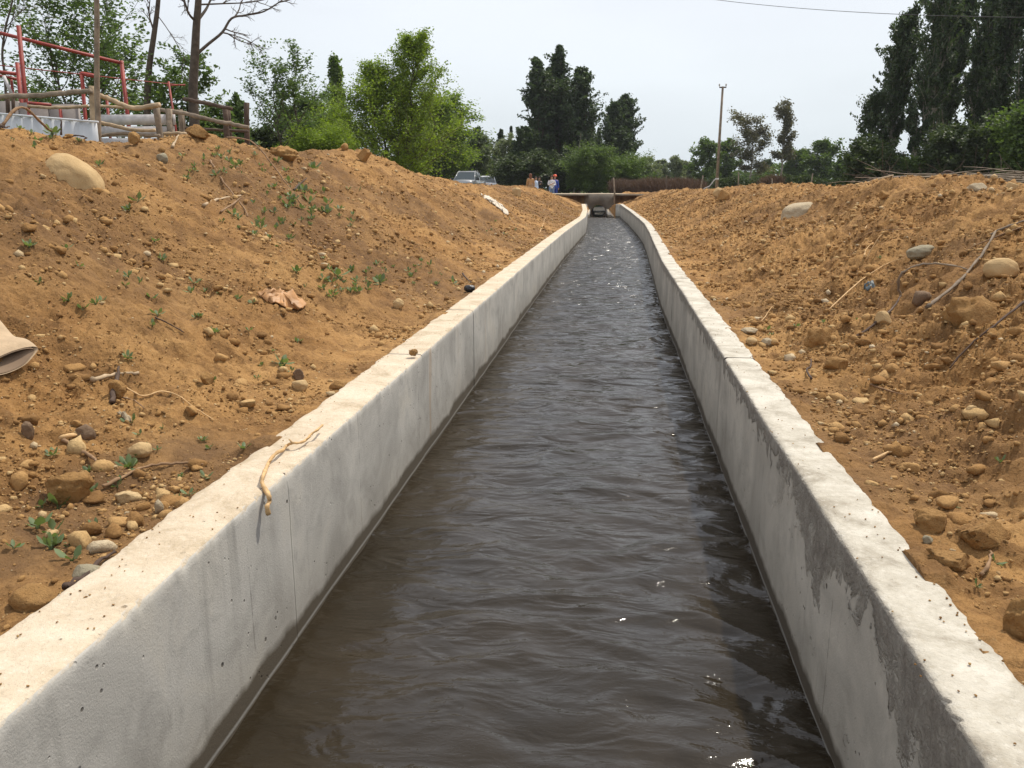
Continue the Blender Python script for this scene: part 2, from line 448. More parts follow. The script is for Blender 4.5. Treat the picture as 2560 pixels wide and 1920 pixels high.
M['leaf_bright'] = leafmat('acacia_leaf', (0.125, 0.185, 0.022), (0.26, 0.335, 0.045), 0.5)
M['leaf_mid'] = leafmat('shrub_leaf', (0.060, 0.100, 0.024), (0.15, 0.215, 0.050), 0.42)
M['leaf_poplar'] = leafmat('poplar_leaf', (0.036, 0.060, 0.026), (0.090, 0.125, 0.056), 0.35)
M['leaf_dark'] = leafmat('ivy_leaf', (0.034, 0.052, 0.017), (0.085, 0.115, 0.038), 0.32)
M['leaf_euc'] = leafmat('eucalyptus_leaf', (0.095, 0.088, 0.056), (0.16, 0.14, 0.085), 0.35)
M['leaf_pale'] = leafmat('flowering_leaf', (0.09, 0.125, 0.05), (0.30, 0.32, 0.20), 0.3)
M['leaf_weed'] = leafmat('weed_leaf', (0.085, 0.125, 0.05), (0.19, 0.25, 0.11), 0.3)
M['dry_brush'] = leafmat('dry_brush', (0.10, 0.058, 0.040), (0.20, 0.125, 0.085), 0.1)
M['red'] = simple('red_oxide_paint', (0.27, 0.035, 0.024), 0.6, 0, 5, 0.3)
M['white_sheet'] = simple('white_sheet', (0.58, 0.60, 0.62), 0.5, 0, 2.5, 0.12)
M['white_board'] = simple('whitewashed_board', (0.52, 0.50, 0.49), 0.8, 0, 5, 0.30, 0.004)
M['grey_sheet'] = simple('grey_panel', (0.25, 0.22, 0.20), 0.85, 0, 4, 0.2)
M['road'] = simple('gravel_road', (0.36, 0.29, 0.20), 0.95, 0, 6, 0.25, 0.01)
M['glass'], nt, b = newmat('car_glass'); b.inputs['Base Color'].default_value = (0.035, 0.05, 0.055, 1); b.inputs['Roughness'].default_value = 0.06
M['paint_grey'], nt, b = newmat('grey_car_paint'); b.inputs['Base Color'].default_value = (0.27, 0.275, 0.28, 1); b.inputs['Metallic'].default_value = 0.4; b.inputs['Roughness'].default_value = 0.28; b.inputs['Coat Weight'].default_value = 0.6
M['paint_white'], nt, b = newmat('white_car_paint'); b.inputs['Base Color'].default_value = (0.70, 0.71, 0.72, 1); b.inputs['Roughness'].default_value = 0.25; b.inputs['Coat Weight'].default_value = 0.6
M['rubber'] = simple('tyre_rubber', (0.02, 0.02, 0.02), 0.8)
M['black'] = simple('black_plastic', (0.018, 0.018, 0.02), 0.45)
M['chrome'] = simple('chrome', (0.75, 0.75, 0.75), 0.12, 1.0)
M['lamp_glass'] = simple('headlight_glass', (0.85, 0.86, 0.88), 0.08)
M['ceramic'] = simple('insulator', (0.45, 0.42, 0.38), 0.35)
M['wire'] = simple('wire', (0.06, 0.06, 0.065), 0.6)
M['leather'] = simple('dusty_leather', (0.45, 0.33, 0.205), 0.85, 0, 7, 0.22, 0.006)
M['leather_in'] = simple('dark_lining', (0.22, 0.15, 0.095), 0.9)
M['paper'] = simple('brown_paper', (0.43, 0.22, 0.08), 0.55, 0, 8, 0.30, 0.004)
M['plaster'] = simple('white_rag', (0.54, 0.47, 0.37), 0.8, 0, 9, 0.15, 0.006)
M['bluegrey'] = simple('blue_grey_plastic', (0.10, 0.13, 0.14), 0.5)
M['rock_tan'] = rockmat('sandy_boulder', (0.42, 0.285, 0.135), (0.52, 0.37, 0.19), (0.36, 0.225, 0.10), 3, 0.004)
M['rock_white'] = rockmat('pale_boulder', (0.37, 0.29, 0.185), (0.48, 0.40, 0.27), (0.29, 0.21, 0.12), 4, 0.010)
M['rock_grey'] = rockmat('grey_stone', (0.25, 0.22, 0.15), (0.33, 0.29, 0.20), None, 6, 0.006)
M['rock_soil'] = rockmat('hard_clod', (0.31, 0.165, 0.056), (0.44, 0.26, 0.10), (0.17, 0.09, 0.035), 6, 0.02)
M['rock_dark'] = rockmat('dark_stone', (0.14, 0.09, 0.055), (0.22, 0.15, 0.095), None, 8, 0.006)
M['stone_var'] = rockmat('pebble', (0.30, 0.175, 0.07), (0.45, 0.29, 0.135), (0.2, 0.115, 0.05), 9, 0.012, 0.45)
M['clod_var'] = rockmat('earth_lump', (0.27, 0.145, 0.050), (0.40, 0.235, 0.09), (0.16, 0.085, 0.034), 9, 0.02, 0.15)
# water
M['water'], nt, b = newmat('muddy_water')
b.inputs['Base Color'].default_value = (0.040, 0.028, 0.016, 1)
b.inputs['Roughness'].default_value = 0.03
b.inputs['IOR'].default_value = 1.43
g_ = geo(nt).outputs['Position']
f_ = noise_n(nt, 1.3, 4, 0.6, g_)
nt.links.new(ramp(nt, f_, [(0.3, (0.016, 0.012, 0.0065)), (0.7, (0.029, 0.021, 0.0115))]), b.inputs['Base Color'])
sp_ = nt.nodes.new('ShaderNodeSeparateXYZ'); nt.links.new(g_, sp_.inputs[0])
far_ = maprange(nt, sp_.outputs['Y'], 4.0, 22.0, 1.0, 6.0)
nt.links.new(math_n(nt, 'ADD', maprange(nt, sp_.outputs['Y'], 3.0, 26.0, 0.075, 0.27), maprange(nt, sp_.outputs['Y'], 50.0, 60.0, 0.0, 0.3)), b.inputs['Roughness'])
p_ = bump(nt, math_n(nt, 'MULTIPLY', noise_n(nt, 3.6, 2, 0.5, g_, 0.9, (0.8, 1.9, 1.0)), far_), 0.050, None, 0.5)
p_ = bump(nt, noise_n(nt, 13, 3, 0.5, g_, 1.4, (0.8, 1.9, 1.0)), 0.010, None, 0.28, p_)
bump(nt, noise_n(nt, 44, 2, 0.5, g_, 0.8, (1.0, 2.0, 1.0)), 0.0022, b, 0.5, p_)
# ------------------------------------------------------------------ canal path
WZ = -1.67                                              # water level
ZL = lambda y: np.interp(y, [-3, 30, 50], [-1.0, -1.0, -0.90])        # height of wall tops
# inner edges (y, x)
LI = np.array([(-3, -1.145), (12, -1.15), (20, -1.12), (31, -0.98), (38, -1.14), (44, -1.38), (49.6, -1.62)])
RI = np.array([(-3, 0.685), (5, 0.69), (12, 0.70), (20, 0.84), (25, 0.90), (29, 0.86), (37, 0.70), (44, 0.50), (49.6, 0.36)])
def xl(y): return np.interp(y, LI[:, 0], LI[:, 1])
def xr(y): return np.interp(y, RI[:, 0], RI[:, 1])
TL, TR = 0.225, 0.185                                    # wall thickness
CV_Y, CV_X, CV_R, CV_Z = 53.0, -0.92, 0.46, -1.43       # culvert face, pipe centre and radius
NX0, NX1 = -1.42, -0.40                                  # narrow channel at the culvert
def gl(y):   # ground edge left (just inside the wall)
    return np.where(y < 49.7, xl(y) - TL + 0.05, np.interp(y, [50, 53, 80, 84], [-1.55, -1.5, -1.9, -1.1]))
def gr(y):
    return np.where(y < 49.7, xr(y) + TR - 0.05, np.interp(y, [49.7, 53, 80, 84], [0.05, -0.30, -0.3, -1.1]))

# ------------------------------------------------------------------ terrain
def crest_tab(pts, Xf, dz=0.0):
    ys, zs = [], []
    for dx, dy in pts:
        r = ray(dx, dy)
        lo = 3.0
        for k in range(600):                           # walk out until the ray meets the crest line
            Y = 3.0 + k * 0.1
            if abs(r[0] / r[1] * Y) >= Xf(Y): break
        ys.append(Y); zs.append(r[2] / r[1] * Y + dz)
    o = np.argsort(ys); return np.array(ys)[o], np.array(zs)[o]
XLc = lambda y: np.interp(y, [0, 22, 36, 44, 50, 54], [4.7, 4.7, 4.2, 3.6, 3.1, 2.9])
XRc = lambda y: np.interp(y, [0, 30, 45, 52], [4.1, 4.1, 3.3, 2.6])
silL = [(-250, 262), (0, 264), (60, 267), (130, 277), (200, 293), (255, 302), (300, 302), (335, 295), (400, 289), (440, 283), (480, 288), (520, 300), (570, 324), (610, 330),
        (650, 339), (690, 326), (740, 319), (775, 318), (800, 338), (830, 358), (880, 366), (920, 376), (960, 388), (1010, 397), (1060, 399), (1110, 400), (1160, 407), (1200, 419), (1235, 430)]
silR = [(2600, 395), (2212, 402), (2130, 410), (2060, 400), (1990, 386), (1950, 391), (1890, 403), (1840, 408), (1760, 408), (1690, 402), (1620, 403), (1560, 410), (1500, 411), (1440, 412), (1400, 416), (1375, 424)]
yL, zLt = crest_tab(silL, XLc, -0.03)
yR, zRt = crest_tab(silR, XRc, -0.03)
def ground_base(x, y):
    x = np.asarray(x, float); y = np.asarray(y, float)
    mid = np.where(y < 49.7, 0.5 * (xl(y) + xr(y)), -0.9)
    left = x < mid
    s = np.where(left, gl(y) - x, x - gr(y))            # distance outward from the wall
    sc = np.where(left, XLc(y) + gl(y), XRc(y) - gr(y))
    zc = np.where(left, np.interp(y, yL, zLt), np.interp(y, yR, zRt))
    z0 = np.where(left, ZL(y) - 0.05, ZL(y) - 0.045)
    s0 = np.where(left, 0.30 + 0.25 * pnoise(y * 0.5, 3.3), 0.42 + 0.3 * pnoise(y * 0.45, 7.7))
    s0 = s0 * sstep(53, 44, y)
    t = np.clip((s - s0) / np.maximum(sc - s0, 0.3), 0, 1)
    gL = 0.62 * t + 0.38 * (t * t * (3 - 2 * t))
    gR = 0.45 * t ** 0.8 + 0.55 * (t * t * (3 - 2 * t))
    g = np.where(left, gL, gR)
    z = z0 + (zc - z0) * g
    z = z + np.where(y < 49.7, 1.0, 0.0) * (1 - sstep(0.07, 0.22, s)) * np.clip(fbm(x * 0 + y * 1.7, x * 0 + np.where(left, 2.2, 8.2), 0.7, 4, 0.6) * .11 - .006, 0, .055)
    # behind the crest
    back = np.where(left, np.interp(y, [0, 20, 35, 50], [0.25, 0.15, -0.35, -0.62]), np.interp(y, [0, 12, 30, 50], [-0.15, -0.30, -0.42, -0.48]))
    bw = np.where(left, 1.8, 3.0)
    k = sstep(0.1, 1.0, (s - sc) / bw)
    z = z * (1 - k) + back * k
    # crossing road and everything beyond
    far = sstep(50.0, 52.9, y)
    zf = np.where(np.abs(s) < 1.6, -0.72, -0.42)
    kk = sstep(0.5, 3.0, s)
    kk = np.maximum(kk, sstep(53.22, 53.38, y)); zroad = -1.22 * (1 - kk) - 0.41 * kk
    z = z * (1 - far) + zroad * far
    far2 = sstep(58.5, 61, y)
    z = z * (1 - far2) + (-0.62) * far2
    return z, s, t, left, sc
def ground_z(x, y, want=False):
    z, s, t, left, sc = ground_base(x, y)
    near = 1 - sstep(1.2, 1.9, s / np.maximum(sc, 0.5))            # bank only
    amp = 0.18 + 0.82 * sstep(0.0, 0.9, s)
    lump = fbm(x * 0.75 + 4, y * 0.75, 1.3, 3) * 0.24 * sstep(0.15, 1.6, s)
    lump = lump * np.clip(1 - 0.55 * sstep(0.7, 1.0, t), 0.2, 1)
    ru = np.where(left, 0.95, 1.75)
    med = (0.5 - np.abs(fbm(x * 3.1, y * 3.1, 5.1, 4, 0.55))) * 0.10 * ru + fbm(x * 1.9 - 5, y * 1.9, 2.2, 3) * 0.09 * ru
    sm = (0.18 - np.abs(fbm(x * 9, y * 9, 9.1, 4, 0.62))) * 0.050 * ru * (0.45 + 1.1 * sstep(-0.25, 0.35, pnoise(x * 0.9, y * 0.9, 6.6)))
    fi = fbm(x * 42, y * 42, 2.7, 3, 0.65) * 0.0125
    jx, jy = x + fbm(x * 14, y * 14, 4.2, 2) * .02, y + fbm(x * 14 + 9, y * 14, 1.2, 2) * .02
    cm = sstep(-0.30, 0.25, pnoise(x * 1.1, y * 1.1, 2.6) + .5 * pnoise(x * 3.7, y * 3.7, 5.6)) * np.where(left, .75, 1.0)
    cr = caps(jx, jy, 7.0, 3, .12, .42, .4) * 0.5 * (1 + 1.2 * pnoise(x * 30, y * 30, 4.1)) + caps(jx, jy, 17.0, 4, .15, .5, .8) * 0.9 + caps(x, y, 36.0, 5, .2, .5, .85) * 0.9
    d = (lump + (med - 0.05) * amp + sm * amp + fi * (0.3 + 0.7 * amp)) + cr * cm * (.35 + .65 * amp)
    z = z + d * (0.25 + 0.75 * near) * np.where(y > 60, 0.3, 1.0)
    z = z + 0.35 * pnoise(x * 0.02, y * 0.02, 8.8) * sstep(70, 120, y)
    if want: return z, s, t, left, sc
    return z
def gz(x, y): return float(ground_z(np.array([x]), np.array([y]))[0])
_T = np.geomspace(1.2, 90, 900)
def on_ground(dx, dy):
    r = ray(dx, dy); r = r / r[1]
    P = _T[:, None] * r[None]
    h = P[:, 2] - ground_z(P[:, 0], P[:, 1])
    inside = (P[:, 0] > gl(P[:, 1])) & (P[:, 0] < gr(P[:, 1]))
    lim = np.where(P[:, 0] < 0, XLc(P[:, 1]), XRc(P[:, 1])) + 0.35
    bank = (np.abs(P[:, 0]) <= lim) & ~inside
    hit = np.where((h <= 0) & bank)[0]
    if len(hit) == 0:
        p = P[np.argmin(np.where(bank, h, 1e9))]
    else:
        i = hit[0]
        if i > 0:
            a = h[i - 1] / (h[i - 1] - h[i] + 1e-9) if h[i-1] > 0 else 1.0; p = P[i - 1] + (P[i] - P[i - 1]) * a
        else: p = P[i]
    return Vector((p[0], p[1], gz(p[0], p[1])))

def ground_sheet():
    mb = MB(); at_m, at_g = [], []
    yy = np.concatenate([np.arange(-3, 0.8, 0.06), np.geomspace(0.8, 62, 900), np.geomspace(62.8, 900, 50)])
    yy = np.unique(np.round(np.concatenate([yy, [49.69, 49.71]]), 5))
    ss = np.concatenate([np.arange(0, 2.4, 0.0125), np.arange(2.4, 5.4, 0.019), np.geomspace(5.44, 9, 60), np.geomspace(9.4, 700, 45)])
    spots = [(640, 440, .55), (690, 520, .6), (600, 470, .5), (870, 600, .7), (1080, 500, .5), (800, 560, .45), (1190, 470, .45), (560, 400, .5), (90, 480, .6), (660, 380, .4)]
    sp = [(on_ground(a, b), r) for a, b, r in spots]
    for sgn in (-1, 1):
        Y, S = np.meshgrid(yy, ss, indexing='ij')
        e = gl(Y) if sgn < 0 else gr(Y)
        X = e + sgn * S
        nx_ = np.where(np.arange(len(ss)) == 0)[0]
        Z, s, t, lf, sc = ground_z(X.ravel(), Y.ravel(), True)
        Z = Z.reshape(X.shape); Z[:, 0] = -2.35; X[:, 0] = X[:, 1] - sgn * 0.004; Z = Z.ravel()
        X, Y2 = X.ravel(), Y.ravel()
        n0, n1 = len(yy), len(ss)
        i = (np.arange(n0 - 1)[:, None] * n1 + np.arange(n1 - 1)[None]).ravel()
        q = np.stack([i, i + 1, i + n1 + 1, i + n1], 1)
        if sgn > 0: pass
        else: q = q[:, ::-1]
        mb.addq(np.stack([X, Y2, Z], 1), q if sgn < 0 else q)
        mo = np.zeros(len(X))
        for p, r in sp:
            r2 = r * (1 + p[1] / 9)
            mo = np.maximum(mo, np.exp(-((X - p[0]) ** 2 + ((Y2 - p[1]) / 1.4) ** 2) / (r2 * r2)))
        mo = np.maximum(mo, np.where(lf, 0.9, 0.6) * sstep(-0.05, 0.28, fbm(X * 0.7, Y2 * 0.5, 4.4, 3)))
        at_m.append(mo * 0.85)
        gr_ = sstep(1.35, 2.2, s / np.maximum(sc, .5)) * 0.85
        gr_ = np.maximum(gr_, sstep(58, 60, Y2))
        gr_ = np.maximum(gr_, 0.8 * sstep(50.5, 52, Y2) * sstep(3.4, 4.2, np.where(lf, s, 0)))
        at_g.append(gr_)
    o = mb.build('ground', M['soil'], None, True)
    for nm, arr in (('moist', at_m), ('grass', at_g)):
        a = o.data.attributes.new(nm, 'FLOAT', 'POINT'); a.data.foreach_set('value', np.concatenate(arr).astype(np.float32))
    tag(o, kind='structure')
    return o
ground_sheet()

# ------------------------------------------------------------------ water
def water():
    mb = MB()
    yy = np.concatenate([np.arange(-3, 1.0, 0.03), np.geomspace(1.0, 48.6, 1150)])
    U = np.linspace(0, 1, 120)
    Y, W = np.meshgrid(yy, U, indexing='ij')
    X = (xl(Y) - 0.03) * (1 - W) + (xr(Y) + 0.03) * W
    x, y = X.ravel(), Y.ravel()
    wx = x + 0.10 * fbm(x * 2.2, y * 2.2, 1.1, 2); wy = y + 0.16 * fbm(x * 1.8, y * 1.5, 5.1, 2) + 0.10 * (x + .23) ** 2
    z = (0.5 - np.abs(fbm(wx * 1.3, wy * 2.7, 0.3, 2, 0.4))) * 0.053
    z = z + fbm(wx * 3.2 + 8, wy * 6.4, 2.3, 2, 0.45) * 0.017
    z = z + fbm(wx * 10, wy * 19, 7.3, 2, 0.5) * 0.0014
    z = z * (0.55 + 0.45 * sstep(-1.0, -0.4, x))
    rim = 0.004 * np.exp(-(np.minimum(W, 1 - W).ravel() * 1.83 / 0.02) ** 2)
    z = WZ - 0.014 + z + rim
    n0, n1 = len(yy), len(U)
    i = (np.arange(n0 - 1)[:, None] * n1 + np.arange(n1 - 1)[None]).ravel()
    mb.addq(np.stack([x, y, z], 1), np.stack([i, i + 1, i + n1 + 1, i + n1], 1))
    # narrow reach, through the pipe and out beyond the road
    yy = np.concatenate([np.arange(48.6, 54, 0.06), np.arange(54, 92, 0.25)])
    Y, W = np.meshgrid(yy, np.linspace(0, 1, 24), indexing='ij')
    xa = np.interp(Y, [48.6, 49.0, 53, 58, 62, 92], [-1.60, -1.58, -1.40, -1.40, -1.75, -2.2]); xb = np.interp(Y, [48.6, 49.5, 53, 58, 62, 92], [0.34, 0.1, -0.44, -0.44, -0.1, -0.4])
    X = xa * (1 - W) + xb * W
    Z = WZ - 0.03 - 0.05 * sstep(48.8, 50, Y) + fbm(X.ravel() * 4, Y.ravel() * 6, 1.0, 3).reshape(X.shape) * 0.02
    n0, n1 = X.shape
    i = (np.arange(n0 - 1)[:, None] * n1 + np.arange(n1 - 1)[None]).ravel()
    mb.addq(np.stack([X.ravel(), Y.ravel(), Z.ravel()], 1), np.stack([i, i + 1, i + n1 + 1, i + n1], 1))
    tag(mb.build('water', M['water'], None, True), kind='structure')
water()

# ------------------------------------------------------------------ canal walls
def wall(side):
    sg = -1 if side == 'left' else 1
    mat = M['conc_l'] if sg < 0 else M['conc_r']
    xi = xl if sg < 0 else xr; T = TL if sg < 0 else TR
    if sg < 0:
        joints = [-3, 2.75, 4.97, 6.9, 9.51, 14.5, 20, 25.5, 31.0, 38, 44, 49.6]
        lab = 'cream topped concrete wall on the left side of the canal, with the twig lying on it'
    else:
        joints = [-3, 2.87, 5.10, 9.7, 14, 19, 25.0, 31, 37, 44, 49.6]
        lab = 'whitish topped concrete wall on the right side of the canal, with a dark rough stain under its edge'
    root = empty('canal_wall', (0, 0, 0), lab, 'wall')
    hs = np.concatenate([np.linspace(-2.2, -1.72, 4)[:-1], np.linspace(-1.72, -1.0, 34)])
    for k in range(len(joints) - 1):
        a, b_ = joints[k] + 0.004, joints[k + 1] - 0.004
        st = max(0.015, 0.0065 * max(a, 1.0))
        yy = np.linspace(a, b_, max(6, int((b_ - a) / st)))
        off = 0.004 * ((k * 7) % 3 - 1)
        rows = []
        for j, y in enumerate(yy):
            zt = float(ZL(y)) - 0.002 * ((k * 5) % 3)
            prof = []
            base = float(xi(y)) + sg * off * 0.5
            for h in hs[:-1]:
                hh = -2.2 + (h + 2.2) * (zt - 0.012 + 2.2) / 1.2
                prof.append((0.0, hh))
            prof += [(0.0, zt - 0.012), (0.004, zt - 0.004), (0.012, zt)]
            for u in np.linspace(0.03, T - 0.02, 16): prof.append((u, zt))
            prof += [(T - 0.008, zt - 0.006), (T, zt - 0.03), (T + 0.01, zt - 0.5), (T + 0.01, zt - 1.2)]
            rows.append([(base, y, p[0], p[1]) for p in prof])
        R = np.array(rows); n0, n1 = R.shape[:2]
        u, z, y, bx = R[..., 2], R[..., 3], R[..., 1], R[..., 0]
        inner = len(hs) - 1
        wav = fbm(y * 1.3, z * 1.3, 3.0 + sg, 3) * 0.007 + fbm(y * 9, z * 9, 6.0 + sg, 3) * 0.0008
        edge = np.exp(-((np.arange(n1) - inner - 1) / 1.6) ** 2)[None]
        chip = np.maximum(0, fbm(y * 23, 0 * y, 1.0 + sg, 4, 0.75) + 0.10) * 0.015 + np.maximum(0, pnoise(y * 2.7, 0 * y, 4.0 + sg) - 0.22) * 0.02
        outw = fbm(y * 3.4, 0 * y, 8.0 + sg, 5, 0.66) * 0.024
        ofs = np.where(np.arange(n1)[None] <= inner + 2, wav, 0) + edge * chip
        ofs = ofs + np.clip((u - 0.06) / (T - 0.06), 0, 1) * (outw + 0.008)
        zz = z + np.where((u > 0.02) & (z > -1.05), fbm(y * 16, u * 20, 2.0 + sg, 3, 0.6) * 0.0016, 0) - edge * chip * 0.7
        X = bx + sg * (u + ofs)
        mb = MB()
        i = (np.arange(n0 - 1)[:, None] * n1 + np.arange(n1 - 1)[None]).ravel()
        q = np.stack([i, i + 1, i + n1 + 1, i + n1], 1)
        if sg > 0: q = q[:, ::-1]
        mb.addq(np.stack([X.ravel(), y.ravel(), zz.ravel()], 1), q)
        mb.f.append(tuple(range(n1)) if sg > 0 else tuple(range(n1))[::-1])
        mb.f.append(tuple((n0 - 1) * n1 + c for c in range(n1))[::-1] if sg > 0 else tuple((n0 - 1) * n1 + c for c in range(n1)))
        o = mb.build('wall_panel', mat, root, True)
        o.data.set_sharp_from_angle(angle=math.radians(38))
        o.data.polygons[len(o.data.polygons) - 1].use_smooth = False; o.data.polygons[len(o.data.polygons) - 2].use_smooth = False
    # dark joint filler behind the gaps
    mb = MB()
    for y in joints[1:-1]:
        x0 = float(xi(y)); mb.box((x0 + sg * (T * 0.5 + 0.004), y, -1.60), (T - 0.012, 0.02, 1.186))
    mb.build('joint_filler', M['wood_dark'], root)
    # end return that narrows the channel
    mb = MB()
    x0 = float(xi(49.6))
    if sg > 0: mb.box((x0 - 0.03, 49.70, -1.55), (0.42, 0.18, 1.28))
    else: mb.box((x0 - 0.08, 49.70, -1.55), (0.34, 0.18, 1.28))
    mb.build('end_return', mat, root)
    return root
wall('left'); wall('right')

# ------------------------------------------------------------------ culvert and road
def culvert():
    root = empty('culvert', (CV_X, CV_Y, -1.0), 'old grey concrete culvert with a round pipe mouth under the road crossing', 'culvert')
    x0, x1, zb, zt = -1.80, 0.06, -2.2, -0.36
    def ring(n=48):
        out, inn = [], []
        for k in range(n):
            a = 2 * math.pi * (k + 0.5) / n
            c, s_ = math.cos(a), math.sin(a)
            inn.append((CV_X + CV_R * c, CV_Z + CV_R * s_))
            tx = ((x1 if c > 0 else x0) - CV_X) / c if abs(c) > 1e-6 else 1e9
            tz = ((zt if s_ > 0 else zb) - CV_Z) / s_ if abs(s_) > 1e-6 else 1e9
            t = min(abs(tx), abs(tz)); out.append((CV_X + t * c, CV_Z + t * s_))
        return inn, out
    inn, out = ring()
    n = len(inn)
    for yf, yb, nm in ((CV_Y, CV_Y + 0.3, 'headwall'), (58.0, 58.3, 'headwall')):
        mb = MB(); V = []
        for y in (yf, yb):
            V += [(p[0], y, p[1]) for p in inn] + [(p[0], y, p[1]) for p in out]
        F = []
        for k in range(n):
            j = (k + 1) % n
            F.append((k, j, n + j, n + k)); F.append((2 * n + k, 3 * n + k, 3 * n + j, 2 * n + j))
            F.append((n + k, n + j, 3 * n + j, 3 * n + k)); F.append((k, 2 * n + k, 2 * n + j, j))
        V = np.array(V) - np.array([CV_X, CV_Y, -1.0])
        mb.add(V, F); mb.build(nm, M['conc_old'], root)
    mb = MB()
    for r_, flip in ((CV_R + 0.07, 0), (CV_R - 0.035, 1)):
        V = [(r_ * math.cos(2 * math.pi * k / 48), y, CV_Z + 1.0 + r_ * math.sin(2 * math.pi * k / 48)) for y in (-0.04 if flip else 0.31, 5.0) for k in range(48)]
        mb.add(V, [(k, (k + 1) % 48, 48 + (k + 1) % 48, 48 + k) for k in range(48)])
    V = [(r_ * math.cos(2 * math.pi * k / 48), -0.04, CV_Z + 1.0 + r_ * math.sin(2 * math.pi * k / 48)) for r_ in (CV_R - 0.035, CV_R + 0.0) for k in range(48)]
    mb.add(V, [(k, 48 + k, 48 + (k + 1) % 48, (k + 1) % 48) for k in range(48)])
    mb.build('pipe', M['rock_dark'], root, True)
    # bridge slab edge that reaches over the banks on both sides
    mb = MB(); mb.box((-3.05 - CV_X + .62, 0.02, 0.575), (1.75, 0.85, 0.11)); mb.build('slab_edge', M['conc_old'], root)
    mb = MB(); mb.box((1.35 - CV_X - .25, 0.02, 0.575), (2.0, 0.85, 0.11)); mb.build('slab_edge', M['conc_old'], root)
    # low walls of the narrow reach
    for sgn, xa, xb in ((-1, -1.56, -1.40), (1, -0.03, -0.46)):
        mb = MB()
        P0 = (xa, 49.85, -1.62); P1 = (xb, 52.995, -1.25)
        w = 0.14 * sgn
        V = []
        for P in (P0, P1):
            V += [(P[0], P[1], -2.2), (P[0], P[1], P[2]), (P[0] + w, P[1], P[2]), (P[0] + w, P[1], -2.2)]
        V = np.array(V) - np.array([CV_X, CV_Y, -1.0])
        mb.add(V, [(0, 1, 5, 4), (1, 2, 6, 5), (2, 3, 7, 6), (0, 3, 2, 1), (4, 5, 6, 7)])
        mb.build('side_wall', M['conc_l'], root)
    return root
culvert()
def road():
    mb = MB()
    xs = np.concatenate([np.arange(-40, -8, 1.0), np.arange(-8, 8, 0.25), np.arange(8, 41, 1.0)]); ys = np.arange(53.32, 58.6, 0.22)
    X, Y = np.meshgrid(xs, ys)
    Z = -0.375 + fbm(X * 0.6, Y * 0.8, 1.1, 3) * 0.03 + 0.02
    e = np.minimum(Y - 53.32, 58.5 - Y); Z = Z - 0.03 * (1 - sstep(0, .5, e))
    n0, n1 = X.shape
    i = (np.arange(n0 - 1)[:, None] * n1 + np.arange(n1 - 1)[None]).ravel()
    mb.addq(np.stack([X.ravel(), Y.ravel(), Z.ravel()], 1), np.stack([i, i + 1, i + n1 + 1, i + n1], 1))
    tag(mb.build('road', M['road'], None, True), kind='structure')
road()

# ------------------------------------------------------------------ rocks, clods, gravel
def ico(sub):
    bm = bmesh.new(); bmesh.ops.create_icosphere(bm, subdivisions=sub, radius=1.0)
    v = np.array([x.co[:] for x in bm.verts]); f = np.array([[q.index for q in p.verts] for p in bm.faces]); bm.free()
    return v, f
ICO = {k: ico(k) for k in (1, 2, 3, 4, 5)}
def rock_shape(seed, sub=3, rough=0.18, boxy=0.3, freq=1.1):
    v, f = ICO[sub]
    o = seed * 7.31
    d = 1 + rough * 1.5 * fbm(v[:, 0] * freq + o, v[:, 1] * freq - o, v[:, 2] * freq + 2 * o, 4 if sub > 2 else 2, 0.5)
    w = v * d[:, None]
    rs = np.random.RandomState(seed)
    for k in range(int(6 * boxy * 2)):
        n = rs.normal(size=3); n /= np.linalg.norm(n); h = rs.uniform(0.62, 0.88) - (0.16 if boxy >= 0.7 else 0)
        t = w @ n; w = w - np.outer(np.maximum(0, t - h) * 0.94, n)
    return w, f
def rock(name, pos, dims, mat, label, cat='stone', seed=1, rot=(0, 0, 0), sub=4, rough=0.18, boxy=0.3, sink=0.3, group=None, freq=1.1):
    v, f = rock_shape(seed, sub, rough, boxy, freq)
    mb = MB(); mb.addq(v * np.array(dims) / 2, f)
    o = mb.build(name, mat, None, boxy < 0.7)
    p = Vector(pos); o.rotation_euler = rot
    o.location = (p.x, p.y, p.z + dims[2] * (0.5 - sink))
    return tag(o, label, cat, group)
def rk(name, dx, dy, wd, hd, mat, label, seed, depth=None, **kw):
    """rock centred on photo point (dx,dy) with apparent size wd x hd, lying on the ground there"""
    p = on_ground(dx, dy + hd * 0.25); sc = DS * math.hypot(p.x, p.y) / F_PX
    w = wd * sc; h = hd * sc
    return rock(name, p, (w, depth * w if depth else w * 0.8, h * 1.3), mat, label, seed=seed, **kw)
rk('boulder', 158, 362, 118, 70, M['rock_tan'], 'big smooth sandy boulder half buried high in the left soil bank', 3, rough=0.13, boxy=0.05, rot=(0.1, 0.62, 0.2), sink=0.62, sub=5, freq=0.7)
rk('boulder', 1722, 458, 70, 34, M['rock_white'], 'whitish cracked boulder lying high on the right bank below the hedge', 5, rough=0.16, boxy=0.15, rot=(0, -0.35, 0.3), sink=0.4, freq=.9)
rk('stone', 1988, 553, 52, 20, M['rock_grey'], 'flat grey waisted stone above the arched root on the right bank', 8, rough=0.22, boxy=0.1, rot=(0, -0.14, 0.1), sink=0.1, freq=.8)
rk('stone', 2160, 588, 62, 34, M['rock_tan'], 'rounded tan cobble right of the leaning stick on the right bank', 9, rough=0.10, boxy=0.1, sink=0.3, freq=.9)
rk('soil_lump', 2100, 675, 108, 66, M['rock_soil'], 'large ochre earth lump under the leaning stick on the right bank', 12, rough=0.32, boxy=0.5, sink=0.4, cat='earth lump', freq=1.6)
rk('soil_lump', 1772, 727, 56, 44, M['rock_soil'], 'orange earth lump just right of the joint in the right wall top', 14, rough=0.3, boxy=0.5, sink=0.35, cat='earth lump', freq=1.5)
